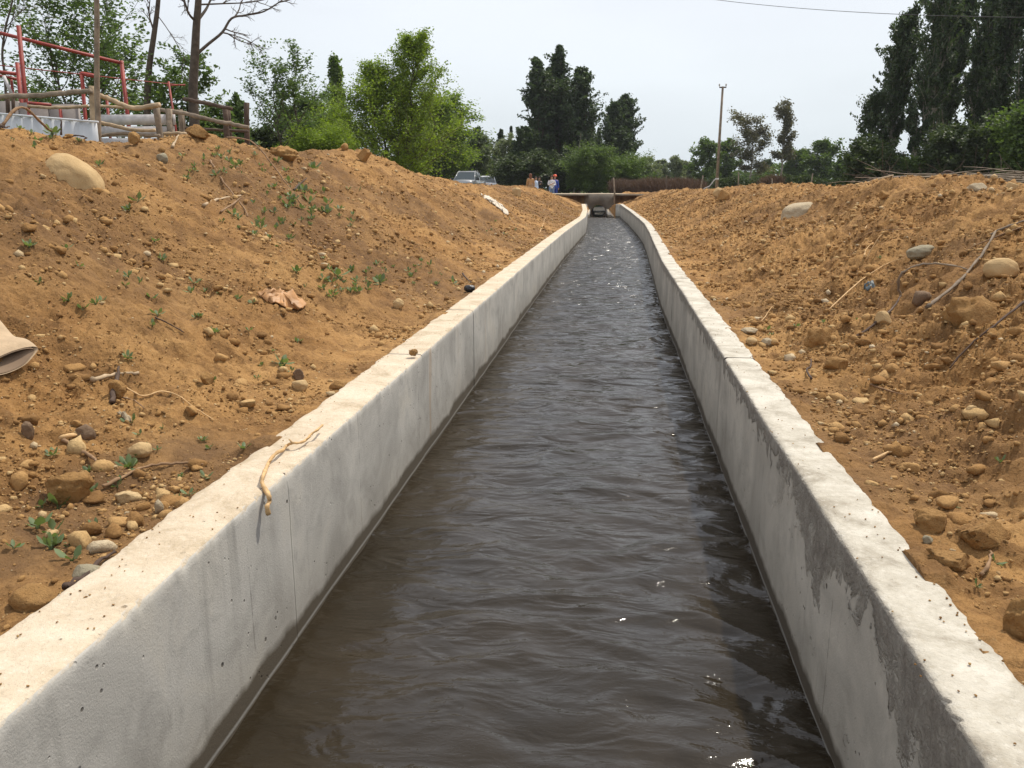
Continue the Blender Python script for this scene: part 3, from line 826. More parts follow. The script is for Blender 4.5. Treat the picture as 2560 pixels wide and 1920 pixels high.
rk('soil_lump', 2012, 1128, 70, 50, M['rock_soil'], 'brown earth lump beside two small grey chips near the right wall', 17, rough=0.3, boxy=0.55, sink=0.35, cat='earth lump', freq=1.4)
rk('soil_lump', 2130, 1150, 105, 80, M['rock_soil'], 'broad crumbly earth lump at the right edge above the right wall', 19, rough=0.5, boxy=0.8, sink=0.45, cat='earth lump', freq=2.4)
rk('soil_lump', 2050, 1205, 95, 55, M['rock_soil'], 'knobbly yellow earth lump touching the right wall top', 21, rough=0.5, boxy=0.7, sink=0.45, cat='earth lump', freq=2.4)
rk('soil_lump', 2200, 1355, 60, 80, M['rock_soil'], 'reddish earth lump cut by the right photo edge beside the right wall', 23, rough=0.3, boxy=0.3, sink=0.25, cat='earth lump', freq=1.4)
rk('stone', 2003, 1168, 22, 14, M['rock_grey'], 'small grey chip stone below the brown lump near the right wall', 25, boxy=0.6, sink=0.2)
rk('stone', 1908, 695, 34, 26, M['rock_tan'], 'tan angular stone held under a dark root on the right bank', 27, boxy=0.5, sink=0.2)
rk('stone', 1805, 785, 50, 26, M['rock_soil'], 'flat orange stone between the wall joint and the two dark lumps', 29, boxy=0.5, sink=0.35)
rk('stone', 1560, 428, 32, 26, M['rock_soil'], 'yellow squarish stone near the foot of the utility pole', 31, boxy=0.8, sink=0.2)
rk('stone', 1548, 421, 24, 18, M['rock_tan'], 'pale yellow wedge stone left of the squarish one by the pole', 33, boxy=0.8, sink=0.2)
rk('stone', 1910, 427, 22, 16, M['rock_soil'], 'orange squarish stone on the far right bank crest', 34, boxy=0.8, sink=0.2)
rk('stone', 1618, 716, 36, 10, M['rock_white'], 'long whitish pebble lying against the right wall', 35, boxy=0.2, sink=0.2)
rk('stone', 1623, 740, 24, 14, M['rock_tan'], 'oval cream pebble at the right wall beside its joint', 36, boxy=0.2, sink=0.2)
rk('stone', 1656, 742, 24, 14, M['rock_white'], 'second cream pebble a step right of the wall joint', 37, boxy=0.2, sink=0.2)
rk('stone', 2098, 890, 24, 16, M['rock_tan'], 'oval yellow pebble alone in smooth soil of the right bank', 38, boxy=0.2, sink=0.2)
rk('stone', 2110, 405, 34, 16, M['rock_white'], 'wide pale boulder on the right bank crest before the brush pile', 39, boxy=0.3, sink=0.3)
rk('stone', 2185, 406, 22, 17, M['rock_tan'], 'upright yellow stone on the right bank crest at the edge', 40, boxy=0.6, sink=0.25)
rk('stone', 303, 975, 50, 26, M['rock_tan'], 'oval orange cobble above the bent twig on the left bank', 41, boxy=0.1, sink=0.25)
rk('soil_lump', 155, 1060, 84, 56, M['rock_soil'], 'big dark based earth lump at the left of the bent twig', 43, rough=0.35, boxy=0.4, sink=0.25, cat='earth lump', freq=1.6)
rk('stone', 254, 848, 34, 30, M['rock_soil'], 'orange stone behind the upright split root on the left bank', 45, boxy=0.5, sink=0.2)
rk('stone', 185, 938, 40, 30, M['rock_dark'], 'purplish dark stone near the two crossed sticks', 46, boxy=0.4, sink=0.25)
rk('stone', 62, 938, 24, 30, M['rock_dark'], 'brown upright pebble left of the crossed sticks', 47, boxy=0.2, sink=0.2)
rk('stone', 70, 1290, 90, 50, M['rock_soil'], 'flat reddish stone half buried at the bottom left by the wall', 48, rough=.15, boxy=0.3, sink=0.42, freq=1.0)
rk('stone', 190, 1236, 62, 24, M['rock_grey'], 'grey flat stone beside the lower root on the left wall edge', 49, boxy=0.3, sink=0.3)
rk('stone', 343, 1100, 20, 24, M['rock_white'], 'whitish pebble nearest the left wall among seedlings', 50, boxy=0.3, sink=0.2)
rk('stone', 648, 833, 34, 22, M['rock_tan'], 'rounded tan cobble with a darker stone behind it on the left bank', 51, boxy=0.2, sink=0.25)
rk('stone', 645, 812, 24, 22, M['rock_dark'], 'darker stone behind the rounded tan cobble', 52, boxy=0.3, sink=0.2)
rk('stone', 447, 822, 34, 24, M['rock_soil'], 'blocky yellow stone in the pebbly toe of the left bank', 53, boxy=0.7, sink=0.25)
rk('stone', 730, 832, 50, 26, M['rock_soil'], 'broad ochre stone sunk in the toe near the left wall', 54, boxy=0.5, sink=0.4)
rk('stone', 1014, 628, 24, 15, M['black'], 'black rounded stone standing on the left wall edge', 55, boxy=0.3, sink=0.0)
rk('stone', 860, 660, 26, 20, M['rock_tan'], 'yellow faced stone with a dark clod behind it mid left bank', 56, boxy=0.6, sink=0.2)
rk('soil_lump', 425, 290, 54, 22, M['rock_soil'], 'orange earth lump on the crest before the corral fence end', 57, rough=.42, boxy=0.9, sink=0.3, freq=1.9, cat='earth lump')
rk('soil_lump', 612, 334, 52, 26, M['rock_soil'], 'rounded orange earth lump on the left crest below the shrubs', 58, rough=.36, boxy=0.3, sink=0.35, freq=1.9, cat='earth lump')
rk('soil_lump', 785, 342, 30, 28, M['rock_soil'], 'leaning orange earth slab at the right end of the left crest hump', 59, rough=.36, boxy=0.8, freq=1.8, rot=(0, .7, 0), sink=0.2, cat='earth lump')
rk('stone', 745, 322, 18, 12, M['rock_soil'], 'small round stone on top of the left crest hump', 60, boxy=0.3, sink=0.1)
rk('stone', 1117, 418, 24, 17, M['rock_tan'], 'pale curved slab stone on the far left bank left of the people', 61, boxy=0.4, rot=(0, .7, 0), sink=0.3)
rk('soil_lump', 290, 308, 24, 22, M['rock_soil'], 'small brown clod on the crest in front of the white boards', 62, boxy=0.5, sink=0.2, cat='earth lump')
rk('stone', 352, 348, 22, 16, M['rock_grey'], 'small greenish grey stone on the upper left bank', 63, boxy=0.3, sink=0.2)
rk('soil_lump', 1990, 668 - 20, 40, 26, M['rock_dark'], 'dark crumbly lump beside the arched root on the right bank', 64, boxy=0.3, sink=0.3, cat='earth lump')
p = atZ(893, 768, -0.99)
rock('soil_lump', p, (0.052, 0.05, 0.045), M['rock_soil'], 'small round brown clod sitting on top of the left wall', 'earth lump', seed=71, sub=4, rough=0.3, sink=0.05, freq=1.8)

# medium stones: individuals that share a few shapes
rng = np.random.RandomState(5)
base_r, base_c = [], []
for k in range(10):
    v, f = rock_shape(200 + k, 4, 0.30, 0.9 if k % 3 else 0.45, 1.7); mb = MB(); mb.addq(v * np.array([1, .78, .6]) * .5, f)
    me = mb.mesh('stone', True); me.materials.append(M['stone_var']); base_r.append(me)
    v, f = rock_shape(300 + k, 4, 0.62, 0.7, 2.3); mb = MB(); mb.addq(v * np.array([1, .85, .7]) * .5, f)
    me = mb.mesh('soil_lump', k % 3 > 0); me.materials.append(M['clod_var']); base_c.append(me)
def scatter_stone(meshes, name, label, cat, group, dx, dy, px, sink=0.34):
    p = on_ground(dx, dy)
    if p.y > 46 or p.y < 1.0: return
    sz = 0.43 * px * DS * math.hypot(p.x, p.y) / F_PX
    o = bpy.data.objects.new(name, meshes[rng.randint(len(meshes))]); COL.objects.link(o)
    o.location = (p.x, p.y, p.z + sz * (0.3 - sink)); o.rotation_euler = (rng.uniform(-.4, .4), rng.uniform(-.4, .4), rng.uniform(0, 6.28)); o.scale = (sz, sz * rng.uniform(.8, 1.2), sz * rng.uniform(.75, 1.25))
    tag(o, label, cat, group)
def in_left(dx, dy):  # left bank, clear of wall
    wx = 1322 - (dy - 406) * 1.357
    return dx < wx - 12
def in_right(dx, dy):
    wx = 1322 + (dy - 406) * 0.852
    return dx > wx + 14
zones_l = [(430, 850, 230, 60, 19, 42), (150, 1000, 120, 150, 15, 30), (650, 760, 180, 60, 14, 26), (90, 420, 90, 90, 14, 24), (480, 360, 160, 60, 14, 22), (850, 640, 140, 60, 12, 14), (300, 640, 230, 120, 12, 20)]
for cx, cy, sx, sy, px, n in zones_l:
    for k in range(int(n * .5)):
        dx, dy = cx + rng.normal() * sx * .8, cy + rng.normal() * sy * .8
        if 2 < dx and dy < 1330 and in_left(dx, dy):
            c = rng.rand() < .9
            scatter_stone(base_c if c else base_r, 'soil_lump' if c else 'stone', 'brown crumbly earth clod lying loose on the left bank' if c else 'small tan rounded stone lying loose on the left bank', 'earth lump' if c else 'stone', 'loose clods on the left bank' if c else 'loose stones on the left bank', dx, dy, px * np.exp(rng.normal() * .35))
zones_r = [(2080, 1030, 130, 110, 21, 42), (1900, 780, 200, 110, 20, 50), (2080, 560, 150, 110, 18, 45), (1800, 560, 180, 80, 14, 45), (2130, 1220, 80, 90, 30, 16), (1650, 470, 150, 40, 11, 35), (2120, 412, 80, 8, 13, 16), (1900, 430, 150, 25, 12, 26)]
for cx, cy, sx, sy, px, n in zones_r:
    for k in range(int(n * .6)):
        dx, dy = cx + rng.normal() * sx * .8, cy + rng.normal() * sy * .8
        if dx < 2215 and dy > 405 and in_right(dx, dy):
            c = rng.rand() < .88
            scatter_stone(base_c if c else base_r, 'soil_lump' if c else 'stone', 'brown crumbly earth clod lying loose on the right bank' if c else 'small tan rounded stone lying loose on the right bank', 'earth lump' if c else 'stone', 'loose clods on the right bank' if c else 'loose stones on the right bank', dx, dy, px * np.exp(rng.normal() * .38))

def gravel():
    for side, N in ((-1, 200000), (1, 240000)):
        r = np.random.RandomState(40 + side)
        y = np.exp(r.uniform(math.log(1.0), math.log(46), N))
        s = np.abs(r.uniform(0.06, 1.0, N)) ** 1.15 * r.uniform(2.0, 5.6, N)
        x = np.where(side < 0, gl(y) - s, gr(y) + s)
        # clustered; some lie on the wall top
        m_ = N // 1100; y[:m_] = np.exp(r.uniform(math.log(1.2), math.log(30), m_)); s[:m_] = 0.05 - r.uniform(0.0, 1, m_) ** 2.2 * 0.21
        x = np.where(side < 0, gl(y) - s, gr(y) + s)
        keep = r.rand(N) < np.clip(0.22 + 1.5 * (pnoise(x * 1.3, y * 1.3, 3.3) + 0.55 * pnoise(x * 4, y * 4, 1.3) + 0.12), 0.05, 1)
        keep[:m_] = True
        x, y, s = x[keep], y[keep], s[keep]; n = len(x)
        z = np.where(s < 0.05, np.maximum(ground_z(x, y), -0.998), ground_z(x, y)); z = np.where(s < 0.0, -0.998, z)
        dist = np.hypot(x, y)
        size = 0.0027 * np.exp(r.exponential(0.48, n)) * (0.80 + 0.12 * dist) * (1.2 if side > 0 else 1.0)
        size = np.minimum(size, np.where(s < .05, .0045, 0.05))
        mb = MB()
        v0, f0 = ICO[1]
        for sel, sub in ((size / dist < 0.009, 1), (size / dist >= 0.009, 2)):
            idx = np.where(sel)[0]
            if len(idx) == 0: continue
            v0, f0 = ICO[sub]; nv = len(v0)
            # a pool of jittered shapes
            pool = []
            for k in range(24):
                w, _ = rock_shape(500 + k, sub, 0.45, 0.8, 2.0); w = w * (1 + r.uniform(-.18, .18, (nv, 1)))
                pool.append(w * np.array([1, r.uniform(.6, 1), r.uniform(.45, .85)]))
            pool = np.array(pool)
            W = pool[r.randint(0, 24, len(idx))]
            th = r.uniform(0, 6.283, len(idx)); c, sn = np.cos(th)[:, None], np.sin(th)[:, None]
            X = W[..., 0] * c - W[..., 1] * sn; Y = W[..., 0] * sn + W[..., 1] * c
            sz = size[idx][:, None]
            V = np.stack([X * sz + x[idx][:, None], Y * sz + y[idx][:, None], W[..., 2] * sz + z[idx][:, None] + 0.18 * sz], 2)
            F = (np.arange(len(idx))[:, None, None] * nv + f0[None]).reshape(-1, 3)
            mb.addq(V.reshape(-1, 3), F)
        o = mb.build('soil_crumbs', M['clod'], None, False)
        tag(o, 'fine crumbs of dug earth and gravel strewn over the %s bank' % ('left' if side < 0 else 'right'), 'gravel', kind='stuff')
gravel()

# ------------------------------------------------------------------ twigs and roots
def smooth_path(P, k=5):
    P = np.array([list(p) for p in P], float); out = []
    n = len(P)
    for i in range(n - 1):
        p0, p1, p2, p3 = P[max(i - 1, 0)], P[i], P[i + 1], P[min(i + 2, n - 1)]
        for j in range(k):
            t = j / k
            out.append(0.5 * ((2 * p1) + (-p0 + p2) * t + (2 * p0 - 5 * p1 + 4 * p2 - p3) * t * t + (-p0 + 3 * p1 - 3 * p2 + p3) * t ** 3))
    out.append(P[-1]); return np.array(out)
def twig(pts, rad, mat, label, lifts=None, name='twig', cat='twig', taper=0.5, group=None):
    W = []
    ends = [on_ground(*pts[0]), on_ground(*pts[-1])]
    for k, (dx, dy) in enumerate(pts):
        p = on_ground(dx, dy)
        if lifts and lifts[k] > 0.035:
            q = atY(dx, dy, ends[0].y + (ends[1].y - ends[0].y) * k / (len(pts) - 1))
            g0 = gz(q.x, q.y) + rad
            if q.y < p.y: p = Vector((q.x, q.y, max(q.z, g0) - rad))
            else: p = Vector((p.x, p.y, p.z + 0.01))
        W.append((p.x, p.y, p.z + rad + 0.006))
    W = smooth_path(W)
    rs = np.random.RandomState(int(pts[0][0]) + int(pts[0][1]))
    R = rad * np.linspace(1, taper, len(W)) * (1 + rs.uniform(-.28, .28, len(W)))
    o0 = Vector(W[0]); mb = MB(); mb.tube(W - np.array(o0) + rs.normal(size=W.shape) * rad * .22, R, 7, jit=.12, rng=rs)
    o = mb.build(name, mat, None, True); o.location = o0
    return tag(o, label, cat, group)
pts = [(697, 918), (686, 928), (672, 938), (660, 951), (645, 957), (632, 957), (620, 962), (611, 972), (601, 976), (590, 985), (580, 1000), (574, 1014), (568, 1030), (566, 1042), (572, 1055), (580, 1070), (582, 1082), (577, 1094), (580, 1110)]
W = []
for k, (a, b_) in enumerate(pts):
    zz = -0.984 + 0.010 * math.sin(k * 1.7) + (0.012 if k < 4 else 0)
    q_ = atZ(a, b_, zz)
    if q_.x > -1.122:
        r_ = ray(a, b_); q_ = Vector(r_ * (-1.122 / r_[0]))
    W.append(q_)
W = smooth_path(W, 4); rs = np.random.RandomState(3)
mb = MB(); mb.tube(W - W[0], 0.0070 * np.linspace(0.62, 1.15, len(W)) * (1 + rs.uniform(-.18, .25, len(W))), 8, jit=0.12, rng=rs)
for k, d_ in ((12, (0.02, 0.012, 0.014)), (20, (-0.016, 0.004, 0.015)), (40, (0.014, 0, 0.012))):
    q = W[k] - W[0]; mb.tube([q, q + np.array(d_)], [0.0045, 0.002], 5)
o = mb.build('twig', M['twig_pale'], None, True); o.location = W[0]
tag(o, 'crooked pale twig lying across the left wall top and hanging over the water', 'twig')

twig([(1945, 645), (1940, 618), (1950, 592), (1985, 574), (2030, 572), (2068, 577), (2092, 590)], 0.009, M['wood_grey'], 'arched bare root sticking out of the right bank below the flat grey stone', [0, .05, .12, .16, .14, .07, 0], 'root', 'root')
twig([(2002, 668), (2060, 620), (2108, 567), (2150, 510)], 0.013, M['wood_grey'], 'long grey stick leaning past the arched root on the right bank', [.01, .05, .06, .04], 'stick', 'stick')
twig([(2140, 512), (2180, 495), (2230, 478)], 0.010, M['wood_grey'], 'pale stick running off the right photo edge above the leaning stick', [.03, .05, .05], 'stick', 'stick')
twig([(1888, 703), (1925, 672), (1944, 650)], 0.009, M['wood_dark'], 'short dark root across the tan angular stone', [.0, .05, .08], 'root', 'root')
twig([(1850, 728), (1885, 706), (1905, 690)], 0.010, M['twig_dark'], 'thin dark root curling left of the tan angular stone', [.0, .03, .05], 'root', 'root')
twig([(2212, 660), (2150, 705), (2105, 740), (2050, 800)], 0.008, M['twig_dark'], 'long thin dark root trailing down from the right photo edge', [.02, .02, .03, .01], 'root', 'root')
twig([(1752, 824), (1742, 805), (1750, 795), (1753, 782)], 0.007, M['twig_dark'], 'tiny dark upright twig beside the right wall after the joint', [0, .02, .05, .09])
twig([(1790, 672), (1860, 610), (1920, 572), (1960, 560)], 0.006, M['twig_pale'], 'long straight pale stem lying below the arched root', [.01, .03, .03, .03])
twig([(2205, 500), (2120, 530), (2080, 548)], 0.006, M['twig'], 'thin pale stem right of the leaning stick', [.02, .02, .01])
twig([(1870, 565), (1888, 530), (1903, 510), (1898, 535)], 0.006, M['twig_pale'], 'forked bleached rootlet hanging mid right bank', [.0, .05, .06, .02])
twig([(1868, 555), (1872, 538), (1895, 520)], 0.005, M['twig_pale'], 'short bleached rootlet beside the forked one', [.0, .05, .06])
twig([(1868, 497), (1872, 490), (1880, 478), (1886, 470)], 0.008, M['twig_pale'], 'curled bleached sliver below the whitish boulder', [.0, .03, .03, .0])
twig([(1835, 505), (1845, 520), (1890, 500), (1990, 497)], 0.006, M['twig'], 'thin grey rootlet across the bank under the dark hollows', [.0, .03, .03, .0])
twig([(1640, 700), (1652, 690), (1668, 665), (1690, 655)], 0.004, M['twig_pale'], 'thin curved straw close to the right wall', [.01, .02, .02, .0])
twig([(1960, 1022), (1975, 1018), (1985, 1030)], 0.005, M['twig_pale'], 'small white hooked straw in the gravel of the right bank', [.01, .02, .0])
twig([(1880, 835), (1920, 850), (1950, 858)], 0.006, M['twig'], 'short stem lying flat in the smooth soil right of the wall', [.01, .01, .0])
twig([(1885, 1000), (1915, 985), (1925, 983)], 0.006, M['twig_pale'], 'small pale stem on dark soil next to the right wall', [.01, .02, .01])
twig([(2118, 1250), (2135, 1225), (2140, 1200)], 0.006, M['twig'], 'brown straw between the crumbly lumps at the right wall', [.01, .03, .02])
# left bank
twig([(222, 1058), (262, 1038), (310, 1018), (360, 1008), (412, 1007), (438, 1009)], 0.0065, M['twig'], 'long bowed twig lying on the flat soil before the left wall', [.0, .02, .02, .02, .01, .0])
twig([(134, 957), (165, 975), (192, 992), (213, 1009)], 0.010, M['twig'], 'straight brown stick under the bright split piece', [.015, .015, .01, .01], 'stick', 'stick')
twig([(130, 954), (155, 950), (182, 944)], 0.010, M['twig_pale'], 'bright split piece of wood on the end of the brown stick', [.02, .02, .01], 'wood_chip', 'wood chip')
twig([(202, 826), (250, 818), (302, 813)], 0.013, M['wood_pale'], 'thick peeled stick lying level on the left bank', [.01, .01, .01], 'stick', 'stick')
twig([(244, 876), (246, 850), (252, 830), (258, 806)], 0.013, M['wood_dark'], 'dark split root standing upright across the peeled stick', [.0, .06, .10, .13], 'root', 'root')
twig([(275, 845), (310, 860), (350, 850), (385, 858), (428, 890), (462, 912)], 0.0045, M['twig_pale'], 'long thin pale rootlet wandering below the peeled stick', [.01, .015, .015, .01, .01, .0])
twig([(140, 1282), (185, 1256), (215, 1225), (250, 1200)], 0.009, M['twig_dark'], 'dark root running along the outer edge of the left wall', [.01, .02, .02, .01], 'root', 'root')
twig([(250, 858), (290, 870), (312, 886)], 0.004, M['twig'], 'short thin rootlet right of the upright root', [.01, .01, .0])
twig([(440, 448), (478, 434), (520, 426)], 0.014, M['wood_pale'], 'pale stick lying across darker soil on the upper left bank', [.02, .02, .02], 'stick', 'stick')
twig([(478, 462), (510, 440), (520, 430)], 0.010, M['twig'], 'brown stub crossing under the pale stick', [.01, .02, .03], 'stick', 'stick')
twig([(455, 352), (478, 388), (505, 425), (530, 458), (535, 470)], 0.010, M['twig'], 'bent branch running down to the crossed sticks', [.03, .03, .03, .02, .0], 'branch', 'branch')
twig([(490, 300), (540, 305), (580, 345), (620, 400), (640, 430), (655, 450)], 0.010, M['twig'], 'long arched stem falling from the crest among the seedlings', [.03, .08, .10, .06, .04, .0], 'branch', 'branch')
twig([(636, 415), (645, 400), (662, 388)], 0.012, M['twig_dark'], 'short dark root curling out of the bank right of the arched stem', [.0, .05, .08], 'root', 'root')
twig([(372, 322), (378, 312), (387, 298)], 0.014, M['wood_pale'], 'pale broken stub standing on the crest before the boards', [.0, .03, .05], 'stick', 'stick')
twig([(-5, 205), (45, 232), (90, 268), (115, 285)], 0.013, M['twig'], 'thin branch leaning from the left photo edge before the white sheet', [.75, .5, .2, .0], 'branch', 'branch')
twig([(0, 270), (10, 262), (18, 255)], 0.012, M['wood_dark'], 'short dark twig at the left photo edge on the crest', [.0, .03, .06])
twig([(130, 282), (133, 262), (129, 250)], 0.007, M['twig_dark'], 'dark twig sticking up before the white sheet', [.0, .05, .12])
twig([(150, 278), (168, 270), (185, 276), (180, 290)], 0.007, M['twig_dark'], 'dark hooked twig on the crest before the white sheet', [.0, .06, .06, .0])
twig([(335, 690), (370, 708), (398, 724)], 0.005, M['twig_dark'], 'thin dark twig on the smooth middle of the left bank', [.01, .01, .0])
twig([(1000, 598), (1010, 605), (1018, 613)], 0.012, M['wood_dark'], 'dark stub beside the black stone near the left wall', [.08, .04, .0], 'stick', 'stick')
twig([(1165, 505), (1172, 488), (1178, 472)], 0.012, M['twig_pale'], 'pale straw standing on the far left bank', [.0, .05, .1])
twig([(1100, 490), (1140, 503), (1170, 512)], 0.010, M['twig_pale'], 'pale straw lying on the far left bank near the standing one', [.02, .02, .0])
twig([(1085, 445), (1100, 470), (1112, 488)], 0.014, M['twig'], 'brown stem slanting down the far left bank', [.02, .03, .0], 'stick', 'stick')
twig([(1040, 395), (1052, 380), (1064, 366)], 0.016, M['twig'], 'stick pointing up from the crest right of the white car', [.0, .5, .95], 'stick', 'stick')
# litter
def lit_patch(name, outline, mat, label, cat, thick=0.012, wrinkle=0.02, seed=1, lift=0.015, n=26, dome=0.03, seedf=9):
    """a crumpled sheet over the ground, bounded by an outline given on the photo"""
    C = np.mean(outline, axis=0); P = []
    O = np.array([list(on_ground(*p)) for p in smooth_path([(a, b_, 0) for a, b_ in list(outline) + [outline[0]]], 6)[:-1, :2]])
    c0 = O.mean(0); mb = MB(); m = len(O); rings = [1.0, .93, .8, .65, .5, .35, .2]
    V = []
    for r_ in rings:
        q = c0 + (O - c0) * r_; z = ground_z(q[:, 0], q[:, 1])
        q[:, 2] = z + lift + dome * (1 - r_ ** 2) + wrinkle * (np.abs(fbm(q[:, 0] * seedf, q[:, 1] * seedf * .5, seed, 3)) * 2 - .3) * (1 - r_ ** 6)
        V.append(q)
    V.append(c0[None] + [[0, 0, lift + dome]])
    V = np.concatenate(V); V[-1, 2] = gz(V[-1, 0], V[-1, 1]) + lift + dome
    F = []
    for k in range(len(rings) - 1):
        for j in range(m): F.append((k * m + j, k * m + (j + 1) % m, (k + 1) * m + (j + 1) % m, (k + 1) * m + j))
    for j in range(m): F.append(((len(rings) - 1) * m + j, (len(rings) - 1) * m + (j + 1) % m, len(V) - 1))
    nv = len(V); W = V.copy(); W[:, 2] -= thick
    F += [tuple(i + nv for i in f[::-1]) for f in F]
    F += [(j, nv + j, nv + (j + 1) % m, (j + 1) % m) for j in range(m)]
    mb.add(np.concatenate([V, W]) - c0, F); o = mb.build(name, mat, None, True); o.location = c0
    return tag(o, label, cat)
lit_patch('crumpled_paper', [(555, 637), (580, 640), (612, 641), (638, 648), (662, 660), (652, 672), (625, 671), (600, 661), (572, 652)], M['paper'], 'crumpled brown paper scrap lying mid way down the left bank', 'litter', 0.006, 0.05, 3, 0.02, dome=0.055, seedf=10)
lit_patch('white_rag', [(1038, 421), (1060, 428), (1080, 443), (1098, 460), (1094, 465), (1076, 450), (1056, 436)], M['plaster'], 'torn white strip of rag stretched down the far left bank', 'litter', 0.02, 0.05, 4, 0.03)
lit_patch('plastic_scrap', [(1866, 616), (1884, 611), (1890, 620), (1872, 628)], M['bluegrey'], 'small blue grey plastic scrap among stones beside the right bank hollows', 'litter', 0.01, 0.02, 5, 0.012)
lit_patch('leaf_scrap', [(252, 1032 - 140), (262, 893), (280, 905), (284, 912), (268, 908)], M['rock_white'], 'pale dry leaf lying on gravel under the upright root', 'dry leaf', 0.004, 0.01, 6, 0.008, dome=.008)
def leather_piece():
    # a stiff folded boot-leg shaped scrap: flattened sleeve open at its lower right end
    A = on_ground(-70, 690); B = on_ground(30, 797)
    rs = np.random.RandomState(2)
    ax = np.array(B) - np.array(A); Ln = np.linalg.norm(ax); ax /= Ln
    up = np.array([0.0, -0.25, 1.0]); up -= ax * up.dot(ax); up /= np.linalg.norm(up)
    sd = np.cross(ax, up); sd /= np.linalg.norm(sd)
    root = empty('leather_scrap', A, 'stiff beige leather sleeve scrap entering at the left photo edge', 'litter')
    n, m = 26, 40; V = []
    for k in range(n):
        t = k / (n - 1); c = ax * Ln * t
        w = 0.075 + 0.040 * t ** 2; h = 0.016 + 0.010 * t ** 3
        for j in range(m):
            a = 2 * math.pi * j / m
            r_ = 1 + 0.10 * math.sin(2 * a + 4 * t) + 0.08 * math.sin(3 * a - 7 * t) * t
            V.append(c + sd * math.cos(a) * w * r_ + up * (math.sin(a) * h * r_ + 0.035 + 0.016 * math.sin(t * 9)) + ax * 0.03 * math.cos(a * 1.0 + 1.1) * t ** 3)
    V = np.array(V)
    F = [(k * m + j, k * m + (j + 1) % m, (k + 1) * m + (j + 1) % m, (k + 1) * m + j) for k in range(n - 1) for j in range(m)]
    mb = MB(); mb.add(V, F); mb.build('outer_leather', M['leather'], root, True)
    c = np.repeat(V.reshape(n, m, 3).mean(1), m, 0); V2 = c + (V - c) * 0.86
    mb = MB(); mb.add(V2[(n - 9) * m:], [(k * m + j, (k + 1) * m + j, (k + 1) * m + (j + 1) % m, k * m + (j + 1) % m) for k in range(8) for j in range(m)] + [tuple(range(m))])
    mb.build('lining', M['leather_in'], root, True)
leather_piece()

# ------------------------------------------------------------------ seedlings
rng = np.random.RandomState(8)
weed_me = []
for k in range(8):
    mb = MB(); n = rng.randint(4, 9)
    for j in range(n):
        a = 6.283 * j / n + rng.uniform(-.3, .3); el_ = rng.uniform(.25, .9); l = rng.uniform(.6, 1.0) * .5; w = l * rng.uniform(.32, .5)
        d = np.array([math.cos(a) * math.cos(el_), math.sin(a) * math.cos(el_), math.sin(el_)]); s_ = np.array([-math.sin(a), math.cos(a), 0])
        u = np.cross(d, s_) * -1
        P = [d * .12 * l, d * .5 * l + s_ * w * .5 + u * .02, d * .8 * l + s_ * w * .4 - u * .02, d * l - u * .09 * l, d * .8 * l - s_ * w * .4 - u * .02, d * .5 * l - s_ * w * .5 + u * .02, d * .55 * l - u * .05 * l]
        mb.add(P, [(0, 1, 6), (1, 2, 6), (2, 3, 6), (3, 4, 6), (4, 5, 6), (5, 0, 6)])
        mb.tube([(0, 0, -0.1), d * .14 * l], [0.02, 0.015], 4, False)
    me = mb.mesh('seedling'); me.materials.append(M['leaf_weed']); weed_me.append(me)
wz = [(635, 430, 95, 70, 52, 19), (470, 350, 80, 40, 26, 17), (700, 600, 60, 40, 14, 22), (800, 600, 90, 40, 28, 19), (880, 590, 70, 25, 16, 15), (560, 500, 90, 60, 12, 20), (300, 520, 180, 120, 14, 24), (400, 650, 200, 60, 12, 24), (330, 1000, 170, 90, 20, 27), (100, 1150, 80, 70, 8, 38), (100, 300, 60, 30, 6, 17), (560, 780, 120, 60, 10, 22), (760, 440, 60, 60, 8, 15), (1080, 500, 80, 30, 7, 11)]
def weed(dx, dy, px, label, group):
    p = on_ground(dx, dy)
    if p.y > 45: return
    sz = px * DS * math.hypot(p.x, p.y) / F_PX * 1.45
    o = bpy.data.objects.new('seedling', weed_me[rng.randint(8)]); COL.objects.link(o)
    o.location = (p.x, p.y, p.z + .03 * sz); o.rotation_euler = (rng.uniform(-.3, .3), rng.uniform(-.1, .5), rng.uniform(0, 6.28)); o.scale = (sz,) * 3
    tag(o, label, 'seedling', group)
for cx, cy, sx, sy, n, px in wz:
    for k in range(n):
        dx, dy = cx + rng.normal() * sx * .55, cy + rng.normal() * sy * .55
        if dx > 2 and in_left(dx, dy): weed(dx, dy, px * np.exp(rng.normal() * .28), 'small green seedling sprouting from the left bank', 'seedlings on the left bank')
for dx, dy, px in [(148, 652, 34), (334, 524, 26), (276, 775, 34), (526, 970, 42), (113, 983, 34), (205, 1138, 34), (118, 1175, 40), (30, 1185, 34), (640, 588, 30), (465, 720, 28), (505, 468, 26), (85, 610, 26), (40, 272, 20), (75, 320, 22)]:
    weed(dx, dy, px, 'small green seedling sprouting from the left bank', 'seedlings on the left bank')
for dx, dy, px in [(1655, 715, 22), (1665, 722, 18), (1720, 706, 20), (1780, 695, 18), (1850, 690, 14), (1800, 1200, 1), (2060, 1095, 22), (2160, 1000, 26), (1975, 1175, 20), (2085, 1345, 30), (2150, 1215, 40), (1900, 560, 12), (2110, 1268, 26)]:
    if px > 5 and in_right(dx, dy): weed(dx, dy, px, 'small green seedling sprouting from the right bank', 'seedlings on the right bank')

